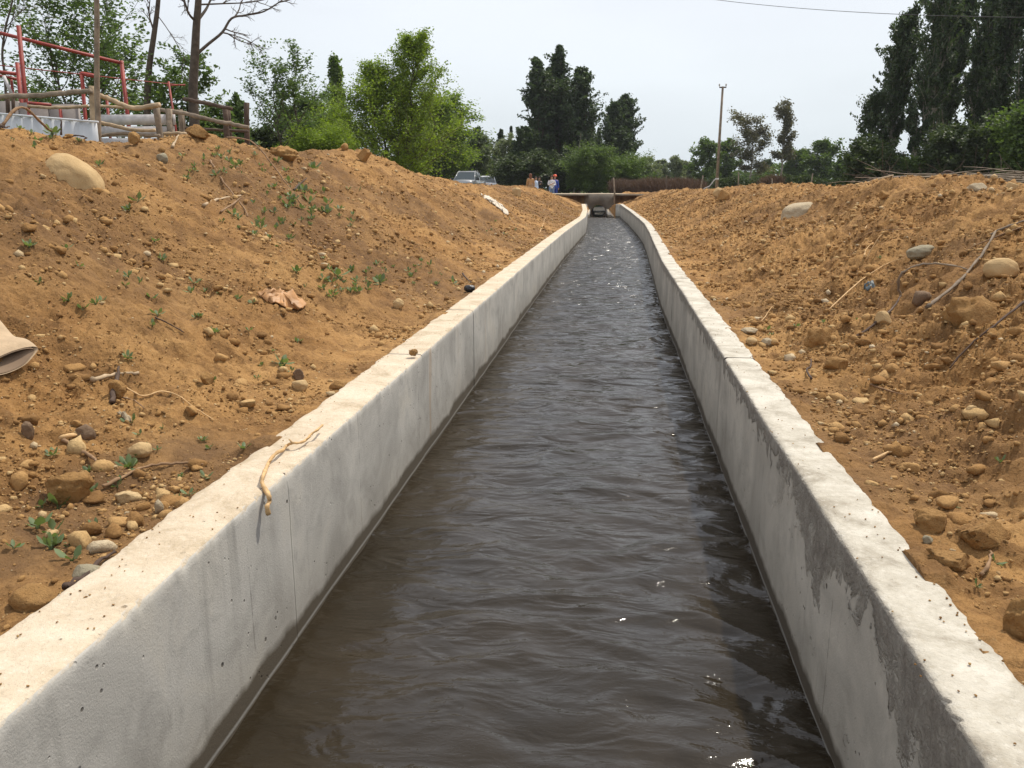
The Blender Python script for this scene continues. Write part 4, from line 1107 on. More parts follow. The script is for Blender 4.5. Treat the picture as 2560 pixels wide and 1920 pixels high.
# ------------------------------------------------------------------ trees
def base_at(dx, Y, z=None):
    p = atY(dx, 400, Y); return Vector((p.x, Y, gz(p.x, Y) if z is None else z))
def top_z(dx, dy, Y): return atY(dx, dy, Y).z
def limb(rs, p0, d, L_, n, wob, pull):
    P = [np.array(p0, float)]; d = np.array(d, float); d /= np.linalg.norm(d)
    for k in range(n):
        d = d + rs.normal(size=3) * wob + np.array([0, 0, pull]); d /= np.linalg.norm(d)
        P.append(P[-1] + d * L_ / n)
    return np.array(P)
def tree(name, label, base, H, W, mat, bark, seed, style='broad', leaf=0.1, dens=1.0, t0=0.25, limbs=16, elev=40, trunk_r=None, shape=None, lean=(0, 0), group=None, stems=1, subs=5, sig=0.05, cat='tree', leafy=True, upb=0.3, depth=1.0, elong=0.6):
    rs = np.random.RandomState(seed)
    root = empty(name, base, label, cat, group)
    tb, cb = MB(), MB()
    tr = trunk_r or H * 0.014
    shape = shape or (lambda t: math.sin(math.pi * min(1, max(0, t)) ** 0.75) ** 0.8)
    for s_i in range(stems):
        a = 6.283 * s_i / max(1, stems) + rs.uniform(0, 1)
        off = np.array([math.cos(a), math.sin(a) * depth, 0]) * (W * 0.13 if stems > 1 else 0)
        hh = H * (1 if s_i == 0 else rs.uniform(.72, .95))
        n = 12
        path = [off * 0.35]
        for k in range(1, n + 1):
            t = k / n
            path.append(off * (0.35 + 0.9 * t) + np.array([lean[0] * t * hh, lean[1] * t * hh, t * hh]) + rs.normal(size=3) * np.array([1, 1, 0]) * H * 0.007)
        path = np.array(path); path[0, 2] = -0.3
        tb.tube(path, tr * np.linspace(1, 0.12, n + 1) / (1 if stems == 1 else 1.5), 8, False)
        for i in range(limbs):
            t = t0 + (0.97 - t0) * ((i + rs.uniform(0, 1)) / limbs)
            u = (t - t0) / (1 - t0)
            az = i * 2.4 + rs.uniform(-.5, .5); el_ = math.radians(elev + rs.uniform(-9, 9) + 18 * u)
            Ln = max(0.06 * H * .4, shape(u) * W * 0.5 / max(0.3, math.cos(el_)) * rs.uniform(.75, 1.15))
            if style == 'poplar': Ln = max(0.05 * H, Ln)
            j = t * n; j0 = min(int(j), n - 1); p0 = path[j0] + (path[j0 + 1] - path[j0]) * (j - j0)
            d = np.array([math.cos(az) * math.cos(el_), math.sin(az) * math.cos(el_) * depth, math.sin(el_)])
            B = limb(rs, p0, d, Ln, 6, 0.10 if style != 'poplar' else 0.05, 0.05 if style != 'poplar' else 0.10)
            r0 = max(0.006, tr * 0.42 * (1 - 0.75 * u)) / (1 if stems == 1 else 1.4)
            tb.tube(B, np.linspace(r0, r0 * .2, 7), 5, False)
            tips = [(B, 0.35)]
            for q in range(subs):
                v = rs.uniform(.25, .95) * 6; v0 = min(int(v), 5); ps = B[v0] + (B[v0 + 1] - B[v0]) * (v - v0)
                dd = (B[v0 + 1] - B[v0]); dd /= np.linalg.norm(dd)
                dd = dd + rs.normal(size=3) * (0.75 if style != 'poplar' else .38)
                S = limb(rs, ps, dd, Ln * rs.uniform(.22, .45), 4, .15, .05)
                tb.tube(S, np.linspace(r0 * .35, r0 * .12, 5), 4, False); tips.append((S, 0.0))
            if leafy:
                for S, st in tips:
                    m = int(dens * rs.uniform(.6, 1.4) * 34)
                    v = rs.uniform(st, 1.0, m) * (len(S) - 1); v0 = np.minimum(v.astype(int), len(S) - 2)
                    c = S[v0] + (S[v0 + 1] - S[v0]) * (v - v0)[:, None]
                    c = c + rs.normal(size=(m, 3)) * sig * W * rs.uniform(.6, 1.3)
                    c = c[c[:, 2] > 0.02 * H]
                    if style == 'poplar': cb.leaves(c, leaf * 1.25, rs, .45, 0.0, -1.6)
                    else: cb.leaves(c, leaf, rs, elong, upb)
    allv = np.concatenate(cb.v if leafy and cb.v else tb.v)
    fz = H / np.percentile(allv[:, 2], 99.7); cx = np.percentile(allv[:, 0], 50)
    if abs(lean[0]) > .001: wx = W
    else: wx = np.percentile(allv[:, 0], 98.5) - np.percentile(allv[:, 0], 1.5)
    fx = min(2.2, max(.5, W / wx))
    for q in (tb, cb):
        for v_ in q.v: v_ *= np.array([fx, fx, fz])
    tb.build('trunk', bark, root, True)
    if leafy: cb.build('crown', mat, root)
    return root
def col_shape(t): return (min(1, t / 0.12) ** .6) * (1 - max(0, t - 0.35) / 0.65) ** 0.85 * 1.0 + 0.03
def round_shape(t): return max(0.12, math.sin(math.pi * (0.12 + 0.86 * t)) ** 0.7)
def place(dx0, dx1, dytop, Y): # centre, base, height, width from photo extents
    b = base_at((dx0 + dx1) / 2, Y); H = top_z((dx0 + dx1) / 2, dytop, Y) - b.z
    W = atY(dx1, 400, Y).x - atY(dx0, 400, Y).x
    return b, H, W
def T(name, label, x0, x1, top, Y, mat, seed, **k):
    b, H, W = place(x0, x1, top, Y)
    bark = k.pop('bark', M['bark'])
    return tree(name, label, b, H, W, M[mat], bark, seed, **k)

# poplars in the middle distance
P_ = dict(style='poplar', shape=col_shape, limbs=70, elev=73, t0=0.04, subs=7, leaf=0.19, sig=0.030, dens=1.3)
T('poplar_tree', 'dark poplar forming the left column of the central clump behind the people', 1134, 1193, 128, 74, 'leaf_poplar', 1, **P_)
T('poplar_tree', 'tallest poplar in the middle of the central clump', 1177, 1236, 104, 76, 'leaf_poplar', 2, **P_)
T('poplar_tree', 'shorter poplar on the right side of the central clump', 1220, 1282, 148, 74, 'leaf_poplar', 3, **P_)
T('poplar_tree', 'slender poplar filling the gap between the left and tallest columns of the clump', 1165, 1205, 150, 79, 'leaf_poplar', 4, **P_)
T('poplar_tree', 'low dark poplar at the left foot of the central clump', 1112, 1150, 275, 70, 'leaf_poplar', 5, **P_)
T('poplar_tree', 'thin low poplar at the right foot of the central clump', 1262, 1284, 254, 80, 'leaf_poplar', 6, **P_)
T('poplar_tree', 'stout rounded poplar standing alone right of the central clump', 1298, 1348, 222, 84, 'leaf_poplar', 7, **P_)
T('poplar_tree', 'tall right half of the twin poplars right of the central clump', 1320, 1372, 206, 86, 'leaf_poplar', 8, **P_)
T('poplar_tree', 'small poplar between the central clump and the twin poplars', 1280, 1302, 278, 90, 'leaf_poplar', 9, **P_)
for i, (a, b_, c, lab) in enumerate([(1018, 1048, 276, 'small dark poplar top above the flowering tree by the cars'), (1072, 1094, 282, 'small distant poplar just left of a taller thin one'), (1096, 1110, 275, 'thin distant poplar left of the central clump')]):
    T('poplar_tree', lab, a, b_, c, 88, 'leaf_poplar', 20 + i, **P_)
T('poplar_tree', 'pointed poplar rising between the young tree and the bright acacia', 708, 758, 122, 48, 'leaf_mid', 25, **dict(P_, leaf=.15, dens=0.75, limbs=34, sig=.06))
# bright acacias left of centre
A_ = dict(leaf=0.10, limbs=32, elev=42, t0=0.06, subs=8, sig=0.034, dens=1.25, shape=round_shape, stems=3, upb=.5)
T('acacia_tree', 'big bright green feathery acacia, the largest tree left of the canal', 758, 968, 72, 34, 'leaf_bright', 31, **dict(A_, leaf=.08, sig=.022, shape=lambda t: 1.0 * (1 - t) ** .85 * min(1, t / .12 + .5) + .10, dens=1.4, limbs=56, elev=38, subs=9, stems=2, t0=.04))
T('acacia_tree', 'lower bright green acacia on the right flank of the largest one', 868, 1012, 205, 72, 'leaf_bright', 32, **dict(A_, leaf=.19, dens=1.9, shape=lambda t: 1 - .6 * t))
T('acacia_tree', 'rounded bright green acacia in front of the pointed poplar', 655, 790, 232, 36, 'leaf_bright', 33, **A_)
T('acacia_tree', 'low green acacia left of the grey pickup', 925, 1040, 285, 80, 'leaf_mid', 34, **dict(A_, leaf=.19))
T('shrub', 'dark dense shrub under the sparse young tree', 600, 710, 195, 40, 'leaf_mid', 35, cat='shrub', **dict(A_, leaf=.12))
T('shrub', 'bright low shrub on the crest right of the corral end', 630, 760, 262, 27, 'leaf_bright', 36, cat='shrub', **dict(A_, leaf=.07, dens=1.0))
T('shrub', 'dark green shrub just right of the last corral post', 538, 630, 268, 30, 'leaf_dark', 37, cat='shrub', **dict(A_, leaf=.09, dens=1.0))
T('young_tree', 'sparse young tree with upright leafy shoots left of the pointed poplar', 560, 690, 88, 27, 'leaf_locust', 38, leaf=0.085, limbs=17, elev=52, t0=0.34, subs=4, sig=0.028, dens=0.85, shape=lambda t: .95 - .55 * t, stems=2, upb=.2)
T('flowering_tree', 'pale flowering tree behind the white car', 1000, 1062, 290, 80, 'leaf_pale', 39, **dict(A_, leaf=.17, stems=1, dens=.9))
T('round_tree', 'pale leaved tree between the cars and the central poplars', 1058, 1118, 290, 84, 'leaf_pale', 40, **dict(A_, leaf=.17, stems=1, dens=.8))
T('shrub', 'dark thicket behind the white car', 1010, 1110, 335, 88, 'leaf_dark', 41, cat='shrub', **dict(A_, leaf=.2))
T('shrub', 'dark thicket behind the standing people', 1085, 1190, 330, 68, 'leaf_dark', 42, cat='shrub', **dict(A_, leaf=.2))
T('shrub', 'dark thicket at the foot of the central poplars', 1170, 1262, 330, 70, 'leaf_dark', 45, cat='shrub', **dict(A_, leaf=.2))
T('willow_shrub', 'soft green rounded shrub left above the culvert', 1228, 1320, 312, 64, 'leaf_mid', 43, cat='shrub', **dict(A_, leaf=.12, stems=3, dens=1.5))
T('willow_shrub', 'soft green rounded shrub right above the culvert', 1290, 1392, 330, 67, 'leaf_mid', 44, cat='shrub', **dict(A_, leaf=.12, stems=3, dens=1.5))
T('bare_sapling', 'thin pale bent sapling trunk before the central poplars', 1228, 1252, 285, 66, 'leaf_mid', 46, bark=M['bark_pale'], limbs=5, leafy=False, trunk_r=.05, cat='tree', lean=(.1, 0))
# right, distant
B_ = dict(leaf=0.26, limbs=26, elev=30, t0=0.10, subs=6, sig=0.05, dens=1.2, shape=round_shape)
for i, (a, b_, c, Y, m_, lab) in enumerate([
    (1365, 1420, 338, 110, 'leaf_pale', 'pale distant tree just right of the willow shrubs'),
    (1408, 1442, 346, 118, 'leaf_pale', 'second pale distant tree from the willow shrubs'),
    (1436, 1480, 338, 112, 'leaf_pale', 'third pale distant tree, nearest to the round dark tree'),
    (1470, 1500, 350, 120, 'leaf_pale', 'small pale tree touching the round dark tree'),
    (1492, 1552, 300, 100, 'leaf_mid', 'round dark green tree behind the utility pole'),
    (1540, 1592, 300, 104, 'leaf_mid', 'broad dark green tree between the pole and the eucalyptus'),
    (1690, 1742, 322, 106, 'leaf_mid', 'bushy green tree right of the slim eucalyptus'),
    (1738, 1808, 302, 98, 'leaf_mid', 'rounded green tree standing apart right of the eucalyptus pair'),
    (1640, 1668, 345, 130, 'leaf_poplar', 'small far tree seen between the two eucalyptus'),
    (1800, 1835, 345, 90, 'leaf_mid', 'low bush between the rounded tree and the right poplar grove')]):
    T('round_tree', lab, a, b_, c, Y, m_, 50 + i, **B_)
T('eucalyptus_tree', 'wide brownish eucalyptus right of the utility pole', 1578, 1662, 243, 96, 'leaf_euc', 61, leaf=.24, limbs=16, elev=42, t0=.28, subs=7, sig=.055, dens=1.5, shape=lambda t: .65 + .35 * math.sin(3.1 * t), bark=M['bark_pale'])
T('eucalyptus_tree', 'slim tall brownish eucalyptus with bare lower trunk', 1655, 1716, 216, 94, 'leaf_euc', 62, leaf=.24, limbs=13, elev=45, t0=.34, subs=7, sig=.065, dens=1.4, shape=lambda t: .8 - .2 * t, bark=M['bark_pale'], lean=(.02, 0))
# poplar grove on the right
G_ = dict(style='poplar', shape=lambda t: (min(1, t / .15) ** .7) * (1 - max(0, t - .5) / .5 * .75), elev=66, t0=0.14, subs=7, leaf=0.16, sig=0.038, dens=1.5, limbs=54, bark=M['bark_pale'])
gd = [(1830, 1900, 190, 46, .07, 'short ragged poplar at the left end of the right grove'),
      (1868, 1950, 20, 47, .06, 'first tall poplar of the right grove, next to the short ragged one'),
      (1925, 2010, -90, 45, .09, 'tall leaning poplar with a pale trunk, second tall one of the right grove'),
      (1985, 2060, -60, 50, .05, 'dark tall poplar third in the right grove'),
      (2035, 2110, -110, 48, .08, 'tall poplar in the middle of the right grove'),
      (2085, 2160, -110, 45, .06, 'tall dense poplar second from the right photo edge'),
      (2140, 2230, -90, 43, .07, 'tall dense poplar at the right photo edge'),
      (2190, 2290, -60, 47, .05, 'poplar mostly outside the right photo edge'),
      (2060, 2150, -20, 56, .03, 'rear poplar seen through the middle of the right grove'),
      (1955, 2040, -10, 58, .03, 'rear poplar seen through the left half of the right grove')]
for i, (a, b_, c, Y, ln, lab) in enumerate(gd):
    T('poplar_tree', lab, a - ln * 330 * .0, b_, c, Y, 'leaf_poplar', 70 + i, **dict(G_, lean=(ln, 0.0), limbs=60 if c < 100 else 30, dens=1.25 if c < 100 else .7, t0=.16))
S_ = dict(leaf=0.15, limbs=26, elev=35, t0=0.04, subs=6, sig=0.06, dens=1.35, shape=round_shape, stems=3, cat='shrub')
for i, (a, b_, c, Y, m_, lab) in enumerate([
    (1825, 1915, 300, 42, 'leaf_dark', 'ivy covered bush under the left end of the right grove'),
    (1925, 2010, 338, 43, 'leaf_mid', 'lighter bush under the gap in the right grove'),
    (2000, 2110, 270, 42, 'leaf_dark', 'dark bush under the middle of the right grove'),
    (2080, 2190, 262, 40, 'leaf_dark', 'tall dark bush under the right end of the grove'),
    (2150, 2290, 215, 38, 'leaf_mid', 'yellowish green bush cut by the right photo edge'),
    (1880, 1945, 330, 44, 'leaf_dark', 'low dark bush between the two tall trunks of the grove')]):
    T('shrub', lab, a, b_, c, Y, m_, 90 + i, **S_)
# left, behind the corral
T('locust_tree', 'leafy locust tree behind the thin pole at the upper left', 60, 330, -120, 21, 'leaf_locust', 101, leaf=0.10, limbs=30, elev=42, t0=0.26, subs=6, sig=0.026, dens=0.62, shape=lambda t: .9 - .3 * t, stems=2, trunk_r=.07)
T('locust_tree', 'second leafy locust crown right of the thin pole', 215, 350, 15, 23, 'leaf_locust', 102, leaf=0.10, limbs=20, elev=45, t0=0.22, subs=5, sig=0.03, dens=0.6, shape=lambda t: .9 - .3 * t, trunk_r=.05)
T('locust_tree', 'small leafy locust growing around the big bare trunk', 330, 470, 95, 19, 'leaf_locust', 103, leaf=0.085, limbs=20, elev=38, t0=0.2, subs=5, sig=0.035, dens=0.8, shape=lambda t: .95 - .4 * t, stems=2, trunk_r=.04)
T('shrub', 'low leafy shrub behind the red frame at the left edge', -60, 130, 185, 22, 'leaf_mid', 104, **dict(S_, leaf=.1))
T('shrub', 'small shrub behind the dark fence rail', 430, 500, 225, 20, 'leaf_locust', 105, **dict(S_, leaf=.08, dens=.6))
T('shrub', 'small upright bush between the two last corral posts', 498, 540, 205, 24, 'leaf_locust', 106, **dict(S_, leaf=.08, dens=.6))
def bare_tree(name, label, trunk, r, limbs_, Y, mat, seed):
    rs = np.random.RandomState(seed)
    b = base_at(trunk[0][0], Y); root = empty(name, b, label, 'tree')
    P = [np.array(atY(x, y, Y)) for x, y in trunk]; P = [np.array(b) + [0, 0, -.3]] + P
    P = smooth_path(P, 5) - np.array(b)
    mb = MB(); mb.tube(P, r * np.linspace(1.1, .55, len(P)), 10, False); mb.build('trunk', mat, root, True)
    mb = MB()
    def sub(S, r0, lev):
        mb.tube(S, np.linspace(r0, r0 * .35, len(S)), 5, False)
        if lev == 0: return
        n = 5 if lev > 1 else 4
        for q in range(n):
            i = rs.randint(max(1, len(S) // 4), len(S) - 1); d = S[i] - S[i - 1]; d /= np.linalg.norm(d)
            Ln = np.linalg.norm(S[-1] - S[0]) * rs.uniform(.3, .5)
            sub(limb(rs, S[i], d + rs.normal(size=3) * .5, Ln, 6, .14, .02), r0 * .5, lev - 1)
    for pts, r0, dy in limbs_:
        S = np.array([np.array(atY(x, y, Y + dy * k / len(pts))) for k, (x, y) in enumerate(pts)])
        sub(smooth_path(S, 4) - np.array(b), r0, 3)
    mb.build('bare_limbs', mat, root, True)
bare_tree('bare_tree', 'big nearly leafless tree with a dark trunk and a long bare limb reaching right', [(420, 270), (417, 200), (421, 120), (424, 60), (428, 10), (432, -60)], .105,
          [([(424, 118), (450, 95), (480, 70), (500, 40), (530, 33), (570, 25), (610, 0)], .035, 1), ([(422, 45), (408, 30), (398, 0), (392, -30)], .03, -1), ([(430, 40), (445, 20), (455, 0), (470, -30)], .035, 1),
           ([(480, 70), (510, 78), (540, 90), (565, 105)], .014, 0), ([(428, 10), (480, 8), (540, 5), (590, -5)], .02, 1)], 17.5, M['bark'], 5)
bare_tree('bare_tree', 'slim dark leaning trunk between the thin pole and the big bare tree', [(318, 235), (322, 150), (332, 80), (340, 20), (345, -40)], .075,
          [([(330, 60), (322, 30), (325, -10)], .022, 0), ([(338, 30), (360, 60), (385, 100), (400, 130)], .012, 0)], 18.5, M['bark'], 6)
bare_tree('bare_tree', 'thin bare tree at the upper left photo corner', [(12, 190), (5, 120), (12, 60), (25, 10), (30, -30)], .03,
          [([(8, 100), (20, 60), (32, 20), (28, -20)], .014, 0), ([(8, 90), (-10, 50), (-20, 0)], .014, 0), ([(12, 60), (60, 15), (90, 30)], .01, 0)], 19, M['bark'], 7)

# ------------------------------------------------------------------ hedges
def hedge(name, label, X0, X1, Y0, Y1, h, mat, n, leaf, seed, twigs=0, zb=None, cat='hedge', thick=1.1):
    rs = np.random.RandomState(seed)
    cx, cy = (X0 + X1) / 2, (Y0 + Y1) / 2; bz = gz(cx, cy) if zb is None else zb
    root = empty(name, (cx, cy, bz), label, cat)
    t = rs.rand(n); x = X0 + (X1 - X0) * t; y = Y0 + (Y1 - Y0) * t
    a = rs.uniform(0, math.pi, n); rr = 1 - 0.35 * rs.rand(n) ** 2
    hh = h * (0.82 + 0.38 * fbm(x * .55, y * .5, seed, 3) + 0.14 * pnoise(x * 2.1, y * 2.1, seed + .5))
    px_ = rr * np.cos(a) * thick; pz = rr * np.abs(np.sin(a)) ** .6 * hh
    C = np.stack([x - cx + rs.normal(size=n) * .08, y + px_ - cy, pz], 1)
    mb = MB()
    if twigs:
        m = twigs
        i = rs.randint(0, n, m); S = C[i]; d = rs.normal(size=(m, 3)) * np.array([.5, .4, .3]) + [0, 0, .75]; d /= np.linalg.norm(d, axis=1)[:, None]
        Ln = rs.uniform(.25, .6, m)[:, None]; w = np.cross(d, rs.normal(size=(m, 3))); w /= np.linalg.norm(w, axis=1)[:, None]; w *= 0.014
        V = np.stack([S - w, S + w, S + d * Ln + w * .3, S + d * Ln - w * .3], 1).reshape(-1, 3)
        mb.addq(V, np.arange(m)[:, None] * 4 + np.arange(4)[None])
    if n: mb.leaves(C, leaf, rs, .6, .3)
    mb.build('hedge_foliage', mat, root)
    mb = MB()
    for k in range(max(6, int(abs(X1 - X0) * 1.5))):
        t = rs.rand(); p = np.array([X0 + (X1 - X0) * t - cx, Y0 + (Y1 - Y0) * t - cy + rs.uniform(-.4, .4), -.1])
        mb.tube(limb(rs, p, (rs.uniform(-.3, .3), 0, 1), h * .8, 4, .12, 0), .02, 4, False)
    mb.build('stem', M['bark'], root, True)
xh = lambda d, Y: atY(d, 400, Y).x
hedge('dry_hedge', 'reddish brown dry hedge right of the culvert', xh(1322, 62), xh(1520, 58), 62, 58, .98, M['dry_brush'], 9000, .07, 1, twigs=16000, zb=-.55)
hedge('ivy_hedge', 'dense dark green hedge right of the utility pole', xh(1545, 58), xh(1690, 54), 58, 54, 1.25, M['leaf_dark'], 26000, .13, 2, zb=-.5)
hedge('ivy_hedge', 'bumpy green hedge leading to the right grove', xh(1685, 54), xh(1850, 47), 54, 47, 1.35, M['leaf_dark'], 30000, .13, 3, zb=-.5)
hedge('dry_hedge', 'short brown dry gap in the green hedge', xh(1648, 52), xh(1685, 52), 52.5, 52, .95, M['dry_brush'], 1500, .07, 4, twigs=2500, zb=-.5, thick=.5)
# distant tree belt
for i, (a, b_, Y, h, lab) in enumerate([(960, 1330, 100, 4.2, 'far green tree belt behind the cars and the central poplars'), (1330, 1660, 150, 4.2, 'far low tree belt beyond the dry hedge'), (1640, 2300, 125, 4.5, 'far tree belt seen under the right grove'), (-100, 640, 60, 4.2, 'far tree belt seen through the corral fence')]):
    hedge('tree_belt', lab, xh(a, Y), xh(b_, Y), Y, Y, h, M['leaf_mid'], 16000, .38, 30 + i, zb=-.7, cat='tree belt', thick=3)

# ------------------------------------------------------------------ brush pile on the right crest
def brush_pile():
    rs = np.random.RandomState(9); b = base_at(2050, 26); root = empty('brush_pile', b, 'heap of cut grey and brown branches behind the right bank crest', 'brush pile')
    mb = MB()
    for k in range(420):
        dx = rs.uniform(1850, 2260); Y = rs.uniform(22, 30); p = atY(dx, 400, Y); z0 = gz(p.x, Y)
        hmax = (0.46 * sstep(1850, 2000, dx)) + 0.16
        z = z0 + rs.uniform(0, 1) ** .8 * (hmax + .12)
        d = np.array([rs.choice([-1, 1]) * rs.uniform(.6, 1), rs.normal() * .3, rs.normal() * .055])
        S = limb(rs, np.array([p.x, Y, z]) - np.array(b), d, rs.uniform(.6, 2.2), 6, .06, -.012)
        mb.tube(S, np.linspace(1, .3, 7) * rs.uniform(.008, .028), 4, False)
    mb.build('cut_branches', M['wood_grey'], root, True)
    mb = MB()
    for k in range(900):
        dx = rs.uniform(1880, 2260); Y = rs.uniform(23, 30); p = atY(dx, 400, Y); z = gz(p.x, Y) + rs.uniform(0, .62)
        S = limb(rs, np.array([p.x, Y, z]) - np.array(b), rs.normal(size=3) * [1, .4, .25], rs.uniform(.3, 1.2), 4, .2, 0)
        mb.tube(S, .006, 3, False)
    mb.build('fine_twigs', M['wood_dark'], root, True)
brush_pile()
def free_branch(name, label, pts, Y, r, mat, cat='branch'):
    W = smooth_path([np.array(atY(a, b_, Y)) for a, b_ in pts]); g0 = gz(W[0][0], Y); c = W[0].copy()
    mb = MB(); mb.tube(W - c, np.linspace(r, r * .45, len(W)), 8); o = mb.build(name, mat, None, True); o.location = c; return tag(o, label, cat)
free_branch('branch', 'pale fallen branch on the crest left of the brush pile', [(1832, 410), (1868, 398), (1895, 388), (1930, 379)], 20, .045, M['wood_pale'])
free_branch('branch', 'arched thick branch standing out of the brush pile', [(2020, 388), (2038, 374), (2050, 371), (2068, 381), (2072, 392)], 24, .05, M['wood_dark'])
free_branch('branch', 'long pale pole lying over the brush pile at the right edge', [(2090, 382), (2150, 377), (2240, 370)], 24, .03, M['wood_grey'])
free_branch('log', 'short weathered plank lying on the right crest before the dry hedge gap', [(1674, 403), (1700, 403), (1738, 405)], 30, .09, M['wood_pale'], 'log')

# ------------------------------------------------------------------ poles, posts, wire
def utility_pole():
    Y = 55; b = base_at(1548, Y); root = empty('utility_pole', b, 'thin weathered wooden utility pole beside the dry hedge', 'pole')
    zt = top_z(1549, 187, Y); H = zt - b.z
    mb = MB(); mb.tube([(0, 0, -.3), (0.02, 0, H * .5), (.05, 0, H)], [.10, .085, .065], 10); mb.build('shaft', M['wood_grey'], root, True)
    mb = MB(); mb.box((.05, -.02, H - .05), (.42, .07, .07)); mb.build('crossarm', M['wood_dark'], root)
    for sx in (-.16, .24):
        mb = MB(); mb.tube([(sx, -.02, H), (sx, -.02, H + .06), (sx, -.02, H + .1), (sx, -.02, H + .17)], [.018, .045, .05, .025], 8); mb.build('insulator', M['ceramic'], root, True)
    mb = MB(); mb.tube(smooth_path([(-.62, -.1, .10), (-.78, -.1, .35), (-.45, -.1, .52), (-.2, -.1, .85), (-.07, -.08, .95)]), .03, 6)
    mb.tube([(0, 0, .90), (0, 0, 1.0)], .115, 10)
    mb.build('tied_rope', M['white_board'], root, True)
utility_pole()
for dx, dy, Y, r, lab in [(1328, 384, 52.6, .055, 'tall rough post standing right beside the culvert headwall'), (1439, 379, 56, .05, 'dark fence post in the dry hedge, left of the pole'), (1515, 379, 55, .05, 'pale fence post left of the utility pole'),
                          (1594, 372, 53, .045, 'leaning fence post right of the utility pole'), (1667, 385, 50, .045, 'short fence post at the brown hedge gap'), (1752, 375, 48, .045, 'fence post in the green hedge near the right grove')]:
    b = base_at(dx, Y); H = top_z(dx, dy, Y) - b.z; rs = np.random.RandomState(dx)
    mb = MB(); mb.tube([(0, 0, -.3), (rs.normal() * .02, 0, H * .5), (rs.normal() * .04, 0, H)], [r, r * .9, r * .7], 7, jit=.1, rng=rs)
    o = mb.build('fence_post', M['wood_grey'] if dx != 1439 else M['wood_dark'], None, True); o.location = b; tag(o, lab, 'post')
A0, A1 = atY(1450, -14, 36), atY(2330, 38, 24)
mb = MB(); P = []
for k in range(41):
    t = k / 40; q = A0.lerp(A1, t); P.append((q.x - A0.x, q.y - A0.y, q.z - A0.z - 0.9 * t * (1 - t)))
mb.tube(P, .009, 6); o = mb.build('overhead_wire', M['wire'], None, True); o.location = A0; tag(o, 'single overhead wire crossing the top right of the sky', 'wire')

